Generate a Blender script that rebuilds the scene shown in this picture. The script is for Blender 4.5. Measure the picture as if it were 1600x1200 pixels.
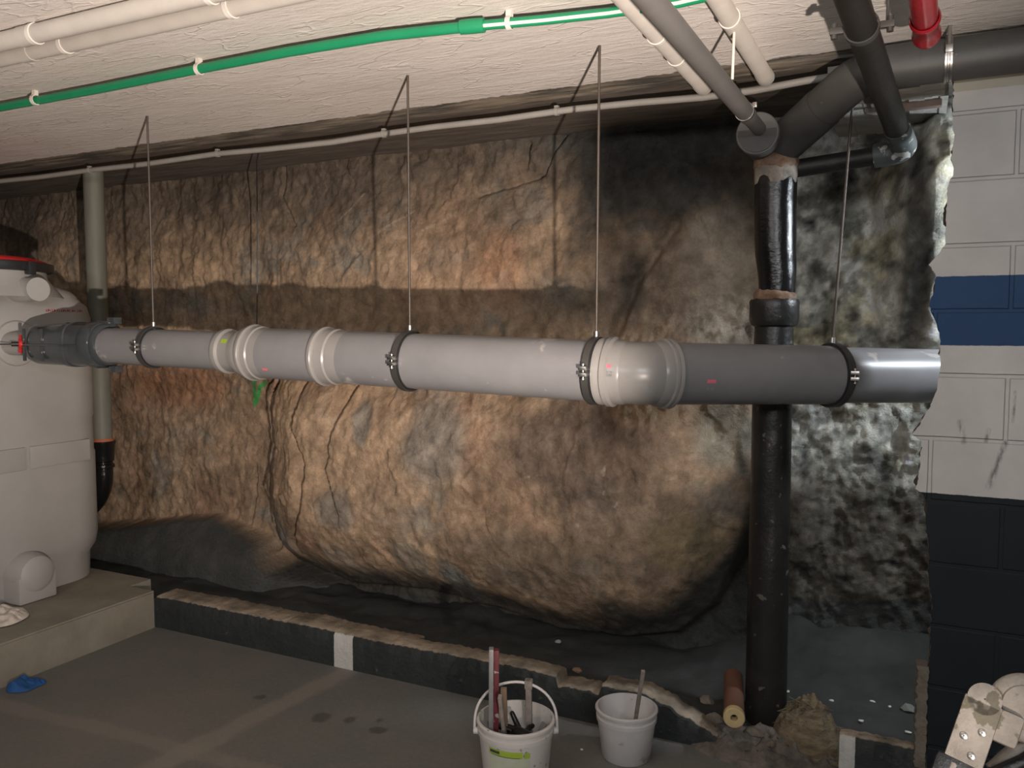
import bpy, bmesh, math, random
import numpy as np
from mathutils import Vector, Matrix
random.seed(7)
for o in list(bpy.data.objects): bpy.data.objects.remove(o)
SC = bpy.context.scene; COL = SC.collection
# ------------------------------------------------------------------ camera
FZ = -.045   # floor level
F = 1300.0; HC = 1.46; YAW = math.radians(25.9); PITCH = math.atan(90/1300)
cd = bpy.data.cameras.new('camera'); cam = bpy.data.objects.new('camera', cd); COL.objects.link(cam)
cd.sensor_width = 36; cd.lens = F/1600*36; cd.clip_start = .02
cam.location = (0, 0, HC); cam.rotation_euler = (math.pi/2-PITCH, 0, YAW); SC.camera = cam
_M = cam.rotation_euler.to_matrix()
def ray(px, py): return _M @ Vector(((px-800)/F, (600-py)/F, -1))
def atY(px, py, Y): r = ray(px, py); return Vector((0, 0, HC))+r*(Y/r.y)
def atX(px, py, X): r = ray(px, py); return Vector((0, 0, HC))+r*(X/r.x)
def atZ(px, py, Z): r = ray(px, py); return Vector((0, 0, HC))+r*((Z-HC)/r.z)
def atD(px, py, d): return Vector((0, 0, HC))+ray(px, py)*d
# ------------------------------------------------------------------ world, lights, exposure
W = bpy.data.worlds.new('world'); SC.world = W; W.use_nodes = True
W.node_tree.nodes['Background'].inputs[0].default_value = (.8, .85, 1, 1)
W.node_tree.nodes['Background'].inputs[1].default_value = .02
vs = SC.view_settings; vs.view_transform = 'Standard'; vs.look = 'None'; vs.gamma = 1; vs.exposure = 0; vs.use_curve_mapping = False
def light(name, kind, loc, target, energy, color, **kw):
    l = bpy.data.lights.new(name, kind); l.energy = energy; l.color = color
    for k, v in kw.items(): setattr(l, k, v)
    o = bpy.data.objects.new(name, l); COL.objects.link(o); o.location = loc
    o.rotation_euler = (Vector(target)-Vector(loc)).to_track_quat('-Z', 'Y').to_euler(); return o
light('work_lamp', 'SPOT', (.5, 0, .9), (-1.85, 2.1, 2.25), 680, (1, .86, .76), spot_size=math.radians(88), spot_blend=1, shadow_soft_size=.022)
light('garage_tube', 'AREA', (.75, -.9, 2.1), (.1, 3.0, 1.6), 30, (.93, .97, 1), shape='RECTANGLE', size=1.2, size_y=.25)
light('garage_tube_far', 'AREA', (-1.6, -2.2, 2.25), (-1.6, 2.0, .6), 30, (1, .98, .96), shape='RECTANGLE', size=1.4, size_y=.3)
light('lamp_behind_wall', 'AREA', (.85, 3.2, 1.95), (-.6, 3.35, 1.3), 17, (.84, .92, 1), shape='DISK', size=.14)
# ------------------------------------------------------------------ geometry helpers
def finish(bm, me, smooth):
    bmesh.ops.recalc_face_normals(bm, faces=bm.faces)
    bm.to_mesh(me); bm.free()
    if smooth:
        me.polygons.foreach_set('use_smooth', [True]*len(me.polygons)); me.set_sharp_from_angle(angle=math.radians(smooth))
def tag(o, label=None, cat=None, group=None, kind=None):
    if label: o['label'] = label
    if cat: o['category'] = cat
    if group: o['group'] = group
    if kind: o['kind'] = kind
    return o
def obj(name, bm, mat, parent=None, label=None, cat=None, group=None, kind=None, smooth=38):
    """links a mesh given in world coordinates"""
    me = bpy.data.meshes.new(name)
    if parent is not None:
        base = wloc(parent)
    else:
        xs = [v.co for v in bm.verts]
        base = Vector(((min(v.x for v in xs)+max(v.x for v in xs))/2, (min(v.y for v in xs)+max(v.y for v in xs))/2, min(v.z for v in xs)))
    if parent is None or True:
        bmesh.ops.translate(bm, verts=bm.verts, vec=-base)
    finish(bm, me, smooth)
    for m in (mat if isinstance(mat, (list, tuple)) else [mat]): me.materials.append(m)
    o = bpy.data.objects.new(name, me); COL.objects.link(o)
    if parent is not None: o.parent = parent
    else: o.location = base
    return tag(o, label, cat, group, kind)
def wloc(o):
    v = Vector(o.location)
    while o.parent: o = o.parent; v += Vector(o.location)
    return v
def thing(name, loc, label, cat, group=None):
    o = bpy.data.objects.new(name, None); COL.objects.link(o); o.location = loc; o.empty_display_size = .05
    return tag(o, label, cat, group)
def frames(pts):
    pts = [Vector(p) for p in pts]; T = []
    for i in range(len(pts)):
        a = pts[max(i-1, 0)]; b = pts[min(i+1, len(pts)-1)]; T.append((b-a).normalized())
    up = Vector((0, 0, 1)) if abs(T[0].z) < .9 else Vector((0, 1, 0))
    n = (up-T[0]*up.dot(T[0])).normalized(); out = []
    for i, t in enumerate(T):
        n = (n-t*n.dot(t)).normalized(); out.append((pts[i], t, n, t.cross(n)))
    return out
def tube(bm, pts, rad, n=28, cap=True, mi=0):
    fr = frames(pts); rings = []
    if not isinstance(rad, (list, tuple)): rad = [rad]*len(pts)
    for (p, t, a, b), r in zip(fr, rad):
        rings.append([bm.verts.new(p+(a*math.cos(2*math.pi*k/n)+b*math.sin(2*math.pi*k/n))*r) for k in range(n)])
    fs = []
    for i in range(len(rings)-1):
        for k in range(n):
            fs.append(bm.faces.new((rings[i][k], rings[i][(k+1) % n], rings[i+1][(k+1) % n], rings[i+1][k])))
    if cap: fs.append(bm.faces.new(rings[0][::-1])); fs.append(bm.faces.new(rings[-1]))
    for f in fs: f.material_index = mi
    return rings
def lathe(bm, origin, axis, prof, n=40, mi=0, cap=False):
    """prof = [(distance along axis, radius)]; explicit profile, may fold back"""
    axis = Vector(axis).normalized(); up = Vector((0, 0, 1)) if abs(axis.z) < .9 else Vector((0, 1, 0))
    a = (up-axis*up.dot(axis)).normalized(); b = axis.cross(a); o = Vector(origin); rings = []
    for s, r in prof:
        rings.append([bm.verts.new(o+axis*s+(a*math.cos(2*math.pi*k/n)+b*math.sin(2*math.pi*k/n))*max(r, 1e-4)) for k in range(n)])
    for i in range(len(rings)-1):
        for k in range(n):
            f = bm.faces.new((rings[i][k], rings[i][(k+1) % n], rings[i+1][(k+1) % n], rings[i+1][k])); f.material_index = mi
    if cap: bm.faces.new(rings[0][::-1]).material_index = mi; bm.faces.new(rings[-1]).material_index = mi
    return rings
def box(bm, lo, hi, mi=0, bevel=0, M=None):
    lo = Vector(lo); hi = Vector(hi); c = (lo+hi)/2; s = hi-lo
    r = bmesh.ops.create_cube(bm, size=1, matrix=Matrix.Translation(c) @ Matrix.Diagonal((s.x, s.y, s.z, 1)))
    vsn = r['verts']; fs = set(f for v in vsn for f in v.link_faces)
    for f in fs: f.material_index = mi
    if bevel:
        es = list(set(e for v in vsn for e in v.link_edges))
        g = bmesh.ops.bevel(bm, geom=es, offset=bevel, segments=2, affect='EDGES', profile=.6); vsn = list(set([v for v in vsn if v.is_valid]+g['verts']))
    if M is not None: bmesh.ops.transform(bm, matrix=M, verts=vsn)
    return vsn
def along(p, q):
    """matrix with local Z from p to q, origin p"""
    p = Vector(p); z = (Vector(q)-p).normalized()
    return Matrix.Translation(p) @ z.to_track_quat('Z', 'Y').to_matrix().to_4x4()
def bend(pts, r=.1, n=6):
    """rounds the inner corners of a polyline"""
    pts = [Vector(p) for p in pts]; out = [pts[0]]
    for i in range(1, len(pts)-1):
        a = pts[i]+(pts[i-1]-pts[i]).normalized()*r; b = pts[i]+(pts[i+1]-pts[i]).normalized()*r
        for k in range(n+1):
            t = k/n; out.append(a*(1-t)**2+pts[i]*2*t*(1-t)+b*t*t)
    out.append(pts[-1]); return out
# numpy noise
_rng = np.random.RandomState(11); _T = _rng.rand(256, 256)
def vnoise(x, y):
    xi = np.floor(x).astype(int); yi = np.floor(y).astype(int); fx = x-xi; fy = y-yi
    fx = fx*fx*(3-2*fx); fy = fy*fy*(3-2*fy)
    g = lambda a, b: _T[a % 256, b % 256]
    return (g(xi, yi)*(1-fx)+g(xi+1, yi)*fx)*(1-fy)+(g(xi, yi+1)*(1-fx)+g(xi+1, yi+1)*fx)*fy
def fbm(x, y, o=5, g=.5):
    s = 0; a = 1; t = 0
    for k in range(o): s = s+a*vnoise(x*2**k+17.3*k, y*2**k+9.1*k); t += a; a *= g
    return s/t-.5
def ridged(x, y, o=4):
    s = 0; a = 1; t = 0
    for k in range(o): s = s+a*(1-np.abs(2*vnoise(x*2**k+5.7*k, y*2**k+31.1*k)-1)); t += a; a *= .5
    return s/t-.5
def sstep(a, b, x): t = np.clip((x-a)/(b-a), 0, 1); return t*t*(3-2*t)
def seg_dist(X, Z, poly, closed=False):
    d = np.full(X.shape, 1e9); n = len(poly)
    for i in range(n if closed else n-1):
        ax, az = poly[i]; bx, bz = poly[(i+1) % n]; vx, vz = bx-ax, bz-az
        t = np.clip(((X-ax)*vx+(Z-az)*vz)/(vx*vx+vz*vz+1e-12), 0, 1)
        d = np.minimum(d, np.hypot(X-ax-t*vx, Z-az-t*vz))
    return d
def inside(X, Z, poly):
    r = np.zeros(X.shape, bool); n = len(poly)
    for i in range(n):
        ax, az = poly[i]; bx, bz = poly[(i+1) % n]
        if az == bz: continue
        c = ((az > Z) != (bz > Z)) & (X < (bx-ax)*(Z-az)/(bz-az)+ax); r ^= c
    return r
def sdist(X, Z, poly): return np.where(inside(X, Z, poly), 1, -1)*seg_dist(X, Z, poly, True)
# ------------------------------------------------------------------ materials
def mat(name, color, rough=.6, metal=0, spec=.5, noise=0, nscale=8, color2=None, bump=0, bscale=60, coat=0, stretch=None, attr=None, dots=None):
    m = bpy.data.materials.new(name); m.use_nodes = True; nt = m.node_tree; N = nt.nodes; L = nt.links
    b = N['Principled BSDF']; b.inputs['Roughness'].default_value = rough; b.inputs['Metallic'].default_value = metal
    b.inputs['Specular IOR Level'].default_value = spec; b.inputs['Coat Weight'].default_value = coat
    tc = N.new('ShaderNodeTexCoord'); src = tc.outputs['Object']
    if stretch:
        mp = N.new('ShaderNodeMapping'); mp.inputs['Scale'].default_value = stretch; L.new(src, mp.inputs[0]); src = mp.outputs[0]
    c = (*color, 1)
    base = None
    if attr:
        at = N.new('ShaderNodeAttribute'); at.attribute_name = attr; base = at.outputs['Color']
    if noise or color2:
        nz = N.new('ShaderNodeTexNoise'); nz.inputs['Scale'].default_value = nscale; nz.inputs['Detail'].default_value = 7; nz.inputs['Roughness'].default_value = .62; L.new(src, nz.inputs['Vector'])
        rp = N.new('ShaderNodeMapRange'); rp.inputs[1].default_value = .3; rp.inputs[2].default_value = .7; L.new(nz.outputs[0], rp.inputs[0])
        mx = N.new('ShaderNodeMix'); mx.data_type = 'RGBA'; L.new(rp.outputs[0], mx.inputs[0])
        if base:
            mx.blend_type = 'MIX'; mu = N.new('ShaderNodeMix'); mu.data_type = 'RGBA'; mu.blend_type = 'MULTIPLY'; mu.inputs[0].default_value = 1
            mx.inputs[6].default_value = (1-noise,)*3+(1,); mx.inputs[7].default_value = (1+noise,)*3+(1,)
            L.new(base, mu.inputs[6]); L.new(mx.outputs[2], mu.inputs[7]); base = mu.outputs[2]
        else:
            c2 = color2 or tuple(max(0, x*(1-noise)) for x in color)
            mx.inputs[6].default_value = c; mx.inputs[7].default_value = (*c2, 1); base = mx.outputs[2]
    if dots:   # splashes: (color, scale, threshold)
        dn = N.new('ShaderNodeTexNoise'); dn.inputs['Scale'].default_value = dots[1]; dn.inputs['Detail'].default_value = 4; L.new(tc.outputs['Object'], dn.inputs['Vector'])
        dr = N.new('ShaderNodeMapRange'); dr.inputs[1].default_value = dots[2]; dr.inputs[2].default_value = dots[2]+.03; L.new(dn.outputs[0], dr.inputs[0])
        dm = N.new('ShaderNodeMix'); dm.data_type = 'RGBA'; L.new(dr.outputs[0], dm.inputs[0]); dm.inputs[7].default_value = (*dots[0], 1)
        if base: L.new(base, dm.inputs[6])
        else: dm.inputs[6].default_value = c
        base = dm.outputs[2]
    if base: L.new(base, b.inputs['Base Color'])
    else: b.inputs['Base Color'].default_value = c
    if bump:
        bn = N.new('ShaderNodeTexNoise'); bn.inputs['Scale'].default_value = bscale; bn.inputs['Detail'].default_value = 8; bn.inputs['Roughness'].default_value = .65; L.new(src, bn.inputs['Vector'])
        bp = N.new('ShaderNodeBump'); bp.inputs['Strength'].default_value = 1; bp.inputs['Distance'].default_value = bump
        L.new(bn.outputs[0], bp.inputs['Height']); L.new(bp.outputs[0], b.inputs['Normal'])
    return m
M = {}
def rock_mat():
    m = bpy.data.materials.new('rock'); m.use_nodes = True; N = m.node_tree.nodes; L = m.node_tree.links; b = N['Principled BSDF']
    g = N.new('ShaderNodeNewGeometry').outputs['Position']; at = N.new('ShaderNodeAttribute'); at.attribute_name = 'Col'
    def nz(sc, det, ro=.65):
        n = N.new('ShaderNodeTexNoise'); n.inputs['Scale'].default_value = sc; n.inputs['Detail'].default_value = det; n.inputs['Roughness'].default_value = ro; L.new(g, n.inputs['Vector']); return n.outputs[0]
    def mt(op, a, b_):
        n = N.new('ShaderNodeMath'); n.operation = op
        for i, v in ((0, a), (1, b_)):
            if isinstance(v, (int, float)): n.inputs[i].default_value = v
            else: L.new(v, n.inputs[i])
        return n.outputs[0]
    n1, n2, n3 = nz(14, 8), nz(70, 6, .75), nz(5, 8, .7)
    f = mt('ADD', mt('ADD', mt('MULTIPLY', n1, .9), mt('MULTIPLY', n2, 1.0)), mt('MULTIPLY', n3, .7)); f = mt('SUBTRACT', f, .30)
    mx = N.new('ShaderNodeMix'); mx.data_type = 'RGBA'; mx.blend_type = 'MULTIPLY'; mx.inputs[0].default_value = 1; L.new(at.outputs['Color'], mx.inputs[6]); L.new(f, mx.inputs[7])
    L.new(mx.outputs[2], b.inputs['Base Color']); b.inputs['Roughness'].default_value = .82; b.inputs['Specular IOR Level'].default_value = .3
    v = N.new('ShaderNodeTexVoronoi'); v.inputs['Scale'].default_value = 22; v.feature = 'F1'; L.new(g, v.inputs['Vector'])
    h = mt('ADD', mt('MULTIPLY', nz(24, 10, .72), 1.0), mt('MULTIPLY', v.outputs[0], .08)); h = mt('ADD', h, mt('MULTIPLY', n2, .35))
    bp = N.new('ShaderNodeBump'); bp.inputs['Distance'].default_value = .016; L.new(h, bp.inputs['Height']); L.new(bp.outputs[0], b.inputs['Normal']); return m
M['rock'] = rock_mat()
M['cement'] = mat('dark_cement', (.052, .055, .052), .8, noise=.45, nscale=5, bump=.004, bscale=30)
M['mortar'] = mat('mortar', (.24, .205, .165), .9, noise=.45, nscale=18, bump=.012, bscale=40)
M['broken'] = mat('broken_block', (.20, .155, .11), .95, noise=.4, nscale=25, bump=.01, bscale=60)
M['pp'] = mat('grey_plastic_pipe', (.235, .23, .235), .34, noise=.16, nscale=6, dots=((.36, .34, .32), 9, .66))
M['pp_ring'] = mat('grey_plastic_socket', (.30, .285, .27), .30, noise=.1, nscale=9)
M['zinc'] = mat('galvanised_steel', (.5, .48, .45), .35, metal=1, noise=.2, nscale=40)
M['darksteel'] = mat('dark_steel', (.10, .095, .09), .45, metal=.6)
M['rod'] = mat('threaded_rod', (.12, .10, .085), .5, metal=.7, bump=.001, bscale=400)
M['conduit'] = mat('pale_grey_conduit', (.56, .52, .47), .5, noise=.12, nscale=12)
M['conduit_dk'] = mat('dusty_grey_conduit', (.33, .31, .28), .6, noise=.15, nscale=12)
M['clipw'] = mat('white_clip', (.7, .66, .6), .5)
M['green'] = mat('green_pipe_plastic', (.015, .27, .12), .4, noise=.12, nscale=14)
M['whitestripe'] = mat('white_stripe', (.75, .75, .7), .5)
M['pvc'] = mat('dark_grey_pvc', (.085, .082, .078), .5, noise=.3, nscale=7, dots=((.16, .14, .12), 14, .68))
M['pvc_lt'] = mat('grey_pvc_cap', (.15, .143, .135), .5, noise=.15, nscale=10)
M['pvcsock'] = mat('pale_grey_socket', (.10, .115, .115), .5, noise=.5, nscale=18, dots=((.5, .5, .47), 22, .56))
M['iron'] = mat('black_cast_iron', (.022, .021, .02), .32, noise=.5, nscale=9, bump=.004, bscale=14, dots=((.10, .09, .075), 34, .66))
M['iron_gloss'] = mat('glossy_black_iron', (.012, .012, .013), .16, noise=.4, nscale=9, bump=.006, bscale=8)
M['brownpipe'] = mat('dirty_brown_black_pipe', (.020, .017, .014), .5, noise=.5, nscale=12, bump=.002, bscale=50)
M['rust'] = mat('rust_mortar', (.34, .25, .18), .9, color2=(.14, .055, .025), nscale=30, bump=.008, bscale=60)
M['lime'] = mat('lime_splash', (.55, .48, .40), .9, color2=(.05, .04, .035), nscale=9, bump=.006, bscale=50)
M['tank'] = mat('grey_polyethylene', (.385, .372, .355), .5, noise=.10, nscale=5)
M['black'] = mat('black_plastic', (.02, .02, .022), .4)
M['red'] = mat('red_plastic', (.62, .02, .02), .4)
M['redpipe'] = mat('red_pipe_paint', (.42, .01, .02), .25, noise=.2, nscale=20)
M['valve'] = mat('dark_grey_valve_plastic', (.06, .068, .072), .16, noise=.25, nscale=12)
M['orange'] = mat('orange_gasket', (.42, .12, .05), .6)
M['gpipe'] = mat('weathered_grey_green_pipe', (.19, .19, .155), .6, noise=.35, nscale=10, stretch=(1, 1, .2))
M['bucket'] = mat('white_bucket_plastic', (.60, .57, .54), .45, noise=.12, nscale=9, dots=((.22, .21, .2), 26, .63))
M['bucket2'] = mat('white_plastic', (.62, .59, .58), .45, noise=.15, nscale=12, dots=((.38, .36, .35), 18, .66))
M['limegreen'] = mat('lime_label', (.36, .50, .05), .5, noise=.15, nscale=30)
M['labelpale'] = mat('pale_green_label', (.52, .55, .42), .5, noise=.12, nscale=20)
M['sludge'] = mat('dried_mortar_residue', (.06, .05, .045), .8, bump=.006, bscale=40)
M['wood'] = mat('dirty_wood', (.24, .165, .11), .75, noise=.35, nscale=14, stretch=(1, 1, .2))
M['woodgrey'] = mat('mortar_crusted_handle', (.30, .26, .23), .85, noise=.4, nscale=30, bump=.003, bscale=60)
M['alu'] = mat('scuffed_aluminium', (.33, .32, .32), .45, metal=.5, noise=.3, nscale=20)
M['maroon'] = mat('dark_red_paint', (.13, .02, .03), .5, noise=.4, nscale=25, dots=((.3, .25, .23), 40, .62))
M['rubber'] = mat('black_rubber', (.005, .005, .006), .35, bump=.002, bscale=60)
M['cloth'] = mat('off_white_cloth', (.72, .64, .56), .9, noise=.12, nscale=10, bump=.002, bscale=90)
M['blue'] = mat('blue_cloth', (.02, .12, .38), .7, noise=.4, nscale=22, bump=.002, bscale=60)
M['clay'] = mat('brown_tube', (.17, .075, .045), .8, noise=.25, nscale=16)
M['cream'] = mat('cream_foam', (.62, .48, .25), .7, noise=.1, nscale=30)
M['wool'] = mat('brown_fibre', (.28, .22, .135), .95, color2=(.09, .065, .04), nscale=14, bump=.02, bscale=18, stretch=(1, 1, 3))
M['stone'] = mat('pale_stone', (.30, .33, .30), .8, noise=.25, nscale=20, bump=.004, bscale=50)
M['ladder'] = mat('plaster_crusted_aluminium', (.27, .24, .205), .65, noise=.45, nscale=22, bump=.003, bscale=55, dots=((.10, .088, .06), 34, .56))
M['pink'] = mat('pink_sticker', (.75, .16, .22), .5)
M['print'] = mat('dark_print', (.05, .05, .05), .5)
M['silverlabel'] = mat('grey_label', (.30, .30, .29), .4, noise=.5, nscale=120)
M['redink'] = mat('red_ink', (.5, .02, .015), .5)
M['plinth'] = mat('plinth_concrete', (.30, .27, .215), .85, noise=.35, nscale=4, bump=.003, bscale=40)

def nodes(m): return m.node_tree.nodes, m.node_tree.links
def math_node(N, L, op, a, b=None, c=None):
    n = N.new('ShaderNodeMath'); n.operation = op
    for i, v in enumerate((a, b, c)):
        if v is None: continue
        if isinstance(v, (int, float)): n.inputs[i].default_value = v
        else: L.new(v, n.inputs[i])
    return n.outputs[0]
def mixc(N, L, f, a, b):
    n = N.new('ShaderNodeMix'); n.data_type = 'RGBA'
    for i, v in ((0, f), (6, a), (7, b)):
        if isinstance(v, tuple): n.inputs[i].default_value = (*v, 1)
        elif isinstance(v, (int, float)): n.inputs[i].default_value = v
        else: L.new(v, n.inputs[i])
    return n.outputs[2]
def noise_node(N, L, src, scale, detail=6, stretch=None, rough=.6):
    if stretch:
        mp = N.new('ShaderNodeMapping'); mp.inputs['Scale'].default_value = stretch; L.new(src, mp.inputs[0]); src = mp.outputs[0]
    n = N.new('ShaderNodeTexNoise'); n.inputs['Scale'].default_value = scale; n.inputs['Detail'].default_value = detail; n.inputs['Roughness'].default_value = rough
    L.new(src, n.inputs['Vector']); return n.outputs[0]
def ramp(N, L, v, a, b):
    n = N.new('ShaderNodeMapRange'); n.inputs[1].default_value = a; n.inputs[2].default_value = b; L.new(v, n.inputs[0]); return n.outputs[0]
WY = 2.89; WT = .12; CZ = 2.33
# ceiling: white roller-painted board-marked concrete up to the old wall line, bare grey beyond
def ceiling_mat():
    m = bpy.data.materials.new('ceiling_concrete'); m.use_nodes = True; N, L = nodes(m); b = N['Principled BSDF']
    g = N.new('ShaderNodeNewGeometry').outputs['Position']; s = N.new('ShaderNodeSeparateXYZ'); L.new(g, s.inputs[0])
    n1 = noise_node(N, L, g, 9, 8); n2 = noise_node(N, L, g, 3, 8, (1, 7, 1)); n3 = noise_node(N, L, g, 1.3, 6, (1, 4, 1)); n4 = noise_node(N, L, g, 22, 8, (1, 3, 1), .7)
    edge = math_node(N, L, 'ADD', s.outputs[1], math_node(N, L, 'MULTIPLY_ADD', n1, .09, -.045))
    f = ramp(N, L, edge, WY-.014, WY-.006)
    white = mixc(N, L, ramp(N, L, n3, .35, .65), (.84, .79, .74), (.72, .665, .62))
    white = mixc(N, L, ramp(N, L, n4, .62, .72), white, (.5, .45, .42))
    e2 = ramp(N, L, math_node(N, L, 'ADD', s.outputs[1], math_node(N, L, 'MULTIPLY_ADD', n1, .03, -.015)), WY+WT+.0, WY+WT+.012)
    strip = mixc(N, L, ramp(N, L, n2, .4, .62), (.075, .068, .06), (.34, .28, .21))
    bare = mixc(N, L, ramp(N, L, n2, .4, .6), (.085, .07, .058), (.15, .122, .098))
    c = mixc(N, L, f, white, mixc(N, L, e2, strip, bare)); L.new(c, b.inputs['Base Color']); b.inputs['Roughness'].default_value = .9
    h = math_node(N, L, 'ADD', math_node(N, L, 'MULTIPLY', n2, .6), math_node(N, L, 'MULTIPLY', n4, .5))
    h = math_node(N, L, 'SUBTRACT', h, math_node(N, L, 'MULTIPLY', f, .5))
    # thin raised ridges left by the shuttering
    rn = noise_node(N, L, g, 2.2, 3, (1, 2.5, 1)); rd = math_node(N, L, 'ABSOLUTE', math_node(N, L, 'SUBTRACT', rn, .5)); rg = ramp(N, L, rd, .012, 0)
    h = math_node(N, L, 'ADD', h, math_node(N, L, 'MULTIPLY', rg, .25))
    bp = N.new('ShaderNodeBump'); bp.inputs['Distance'].default_value = .009; L.new(h, bp.inputs['Height']); L.new(bp.outputs[0], b.inputs['Normal'])
    return m
ZD = atY(1520, 775, WY).z; ZB0 = atY(1520, 540, WY).z; ZB1 = atY(1520, 431, WY).z; ZJ = atY(1520, 688, WY).z; ZW = atY(1520, 383, WY).z
CH = (ZW-ZJ)/3
def wall_mat():
    m = bpy.data.materials.new('painted_blockwork'); m.use_nodes = True; N, L = nodes(m); b = N['Principled BSDF']
    g = N.new('ShaderNodeNewGeometry').outputs['Position']; s = N.new('ShaderNodeSeparateXYZ'); L.new(g, s.inputs[0])
    n1 = noise_node(N, L, g, 5, 8); n2 = noise_node(N, L, g, 60, 6); n3 = noise_node(N, L, g, 14, 8)
    z = math_node(N, L, 'ADD', s.outputs[2], math_node(N, L, 'MULTIPLY_ADD', n2, .004, -.002))
    st = lambda h: ramp(N, L, z, h-.0006, h+.0006)
    white = mixc(N, L, ramp(N, L, n1, .35, .7), (.60, .57, .55), (.50, .475, .455))
    dark = mixc(N, L, ramp(N, L, n1, .3, .7), (.005, .009, .012), (.009, .014, .018)); dark = mixc(N, L, ramp(N, L, n3, .68, .74), dark, (.07, .075, .08))
    blue = mixc(N, L, ramp(N, L, n1, .3, .7), (.012, .045, .125), (.018, .06, .15))
    c = mixc(N, L, st(ZD), dark, white); c = mixc(N, L, math_node(N, L, 'MULTIPLY', st(ZB0), math_node(N, L, 'SUBTRACT', 1, st(ZB1))), c, blue)
    c = mixc(N, L, math_node(N, L, 'MULTIPLY', st(2.165), .8), c, (.42, .385, .29))
    # joints: running bond, blocks CH x .4
    row = math_node(N, L, 'DIVIDE', math_node(N, L, 'SUBTRACT', s.outputs[2], ZJ-10*CH), CH)
    fr = math_node(N, L, 'FRACT', row); par = math_node(N, L, 'MULTIPLY', math_node(N, L, 'MODULO', math_node(N, L, 'FLOOR', row), 2), .5)
    col = math_node(N, L, 'FRACT', math_node(N, L, 'ADD', math_node(N, L, 'DIVIDE', math_node(N, L, 'SUBTRACT', s.outputs[0], .05-4), .4), math_node(N, L, 'SUBTRACT', .5, par)))
    dz = math_node(N, L, 'MULTIPLY', math_node(N, L, 'MINIMUM', fr, math_node(N, L, 'SUBTRACT', 1, fr)), CH)
    dx = math_node(N, L, 'MULTIPLY', math_node(N, L, 'MINIMUM', col, math_node(N, L, 'SUBTRACT', 1, col)), .4)
    d = math_node(N, L, 'ADD', math_node(N, L, 'MINIMUM', dz, dx), math_node(N, L, 'MULTIPLY_ADD', n3, .004, -.002))
    j = ramp(N, L, d, .0075, .0045); ln = math_node(N, L, 'MULTIPLY', ramp(N, L, math_node(N, L, 'ABSOLUTE', math_node(N, L, 'SUBTRACT', d, .006)), .0025, 0), .2)
    c = mixc(N, L, ln, c, (.10, .10, .10))
    # black rubber scuffs
    sc = None
    for (pts) in SCUFF:
        p, q, w = pts; vx, vz = q[0]-p[0], q[1]-p[1]; ll = vx*vx+vz*vz
        ax = math_node(N, L, 'SUBTRACT', s.outputs[0], p[0]); az = math_node(N, L, 'SUBTRACT', s.outputs[2], p[1])
        t = math_node(N, L, 'DIVIDE', math_node(N, L, 'ADD', math_node(N, L, 'MULTIPLY', ax, vx), math_node(N, L, 'MULTIPLY', az, vz)), ll)
        cl = N.new('ShaderNodeClamp'); L.new(t, cl.inputs[0]); t = cl.outputs[0]
        ex = math_node(N, L, 'SUBTRACT', ax, math_node(N, L, 'MULTIPLY', t, vx)); ez = math_node(N, L, 'SUBTRACT', az, math_node(N, L, 'MULTIPLY', t, vz))
        dd = math_node(N, L, 'SQRT', math_node(N, L, 'ADD', math_node(N, L, 'MULTIPLY', ex, ex), math_node(N, L, 'MULTIPLY', ez, ez)))
        r = ramp(N, L, dd, w, 0); sc = r if sc is None else math_node(N, L, 'MAXIMUM', sc, r)
    sn = noise_node(N, L, g, 55, 6, (1, 1, .35)); sc = math_node(N, L, 'MULTIPLY', sc, ramp(N, L, sn, .4, .6))
    c = mixc(N, L, math_node(N, L, 'MULTIPLY', sc, .85), c, (.10, .09, .09))
    L.new(c, b.inputs['Base Color']); b.inputs['Roughness'].default_value = .62; b.inputs['Specular IOR Level'].default_value = .3
    h = math_node(N, L, 'SUBTRACT', math_node(N, L, 'MULTIPLY', n2, .12), j); bp = N.new('ShaderNodeBump'); bp.inputs['Distance'].default_value = .004
    L.new(h, bp.inputs['Height']); L.new(bp.outputs[0], b.inputs['Normal']); return m
def wp(px, py): p = atY(px, py, WY); return (p.x, p.z)
SCUFF = [(wp(1545, 672), wp(1540, 690), .008), (wp(1571, 692), wp(1545, 760), .012), (wp(1586, 612), wp(1583, 660), .006), (wp(1500, 660), wp(1505, 690), .012)]
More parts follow.
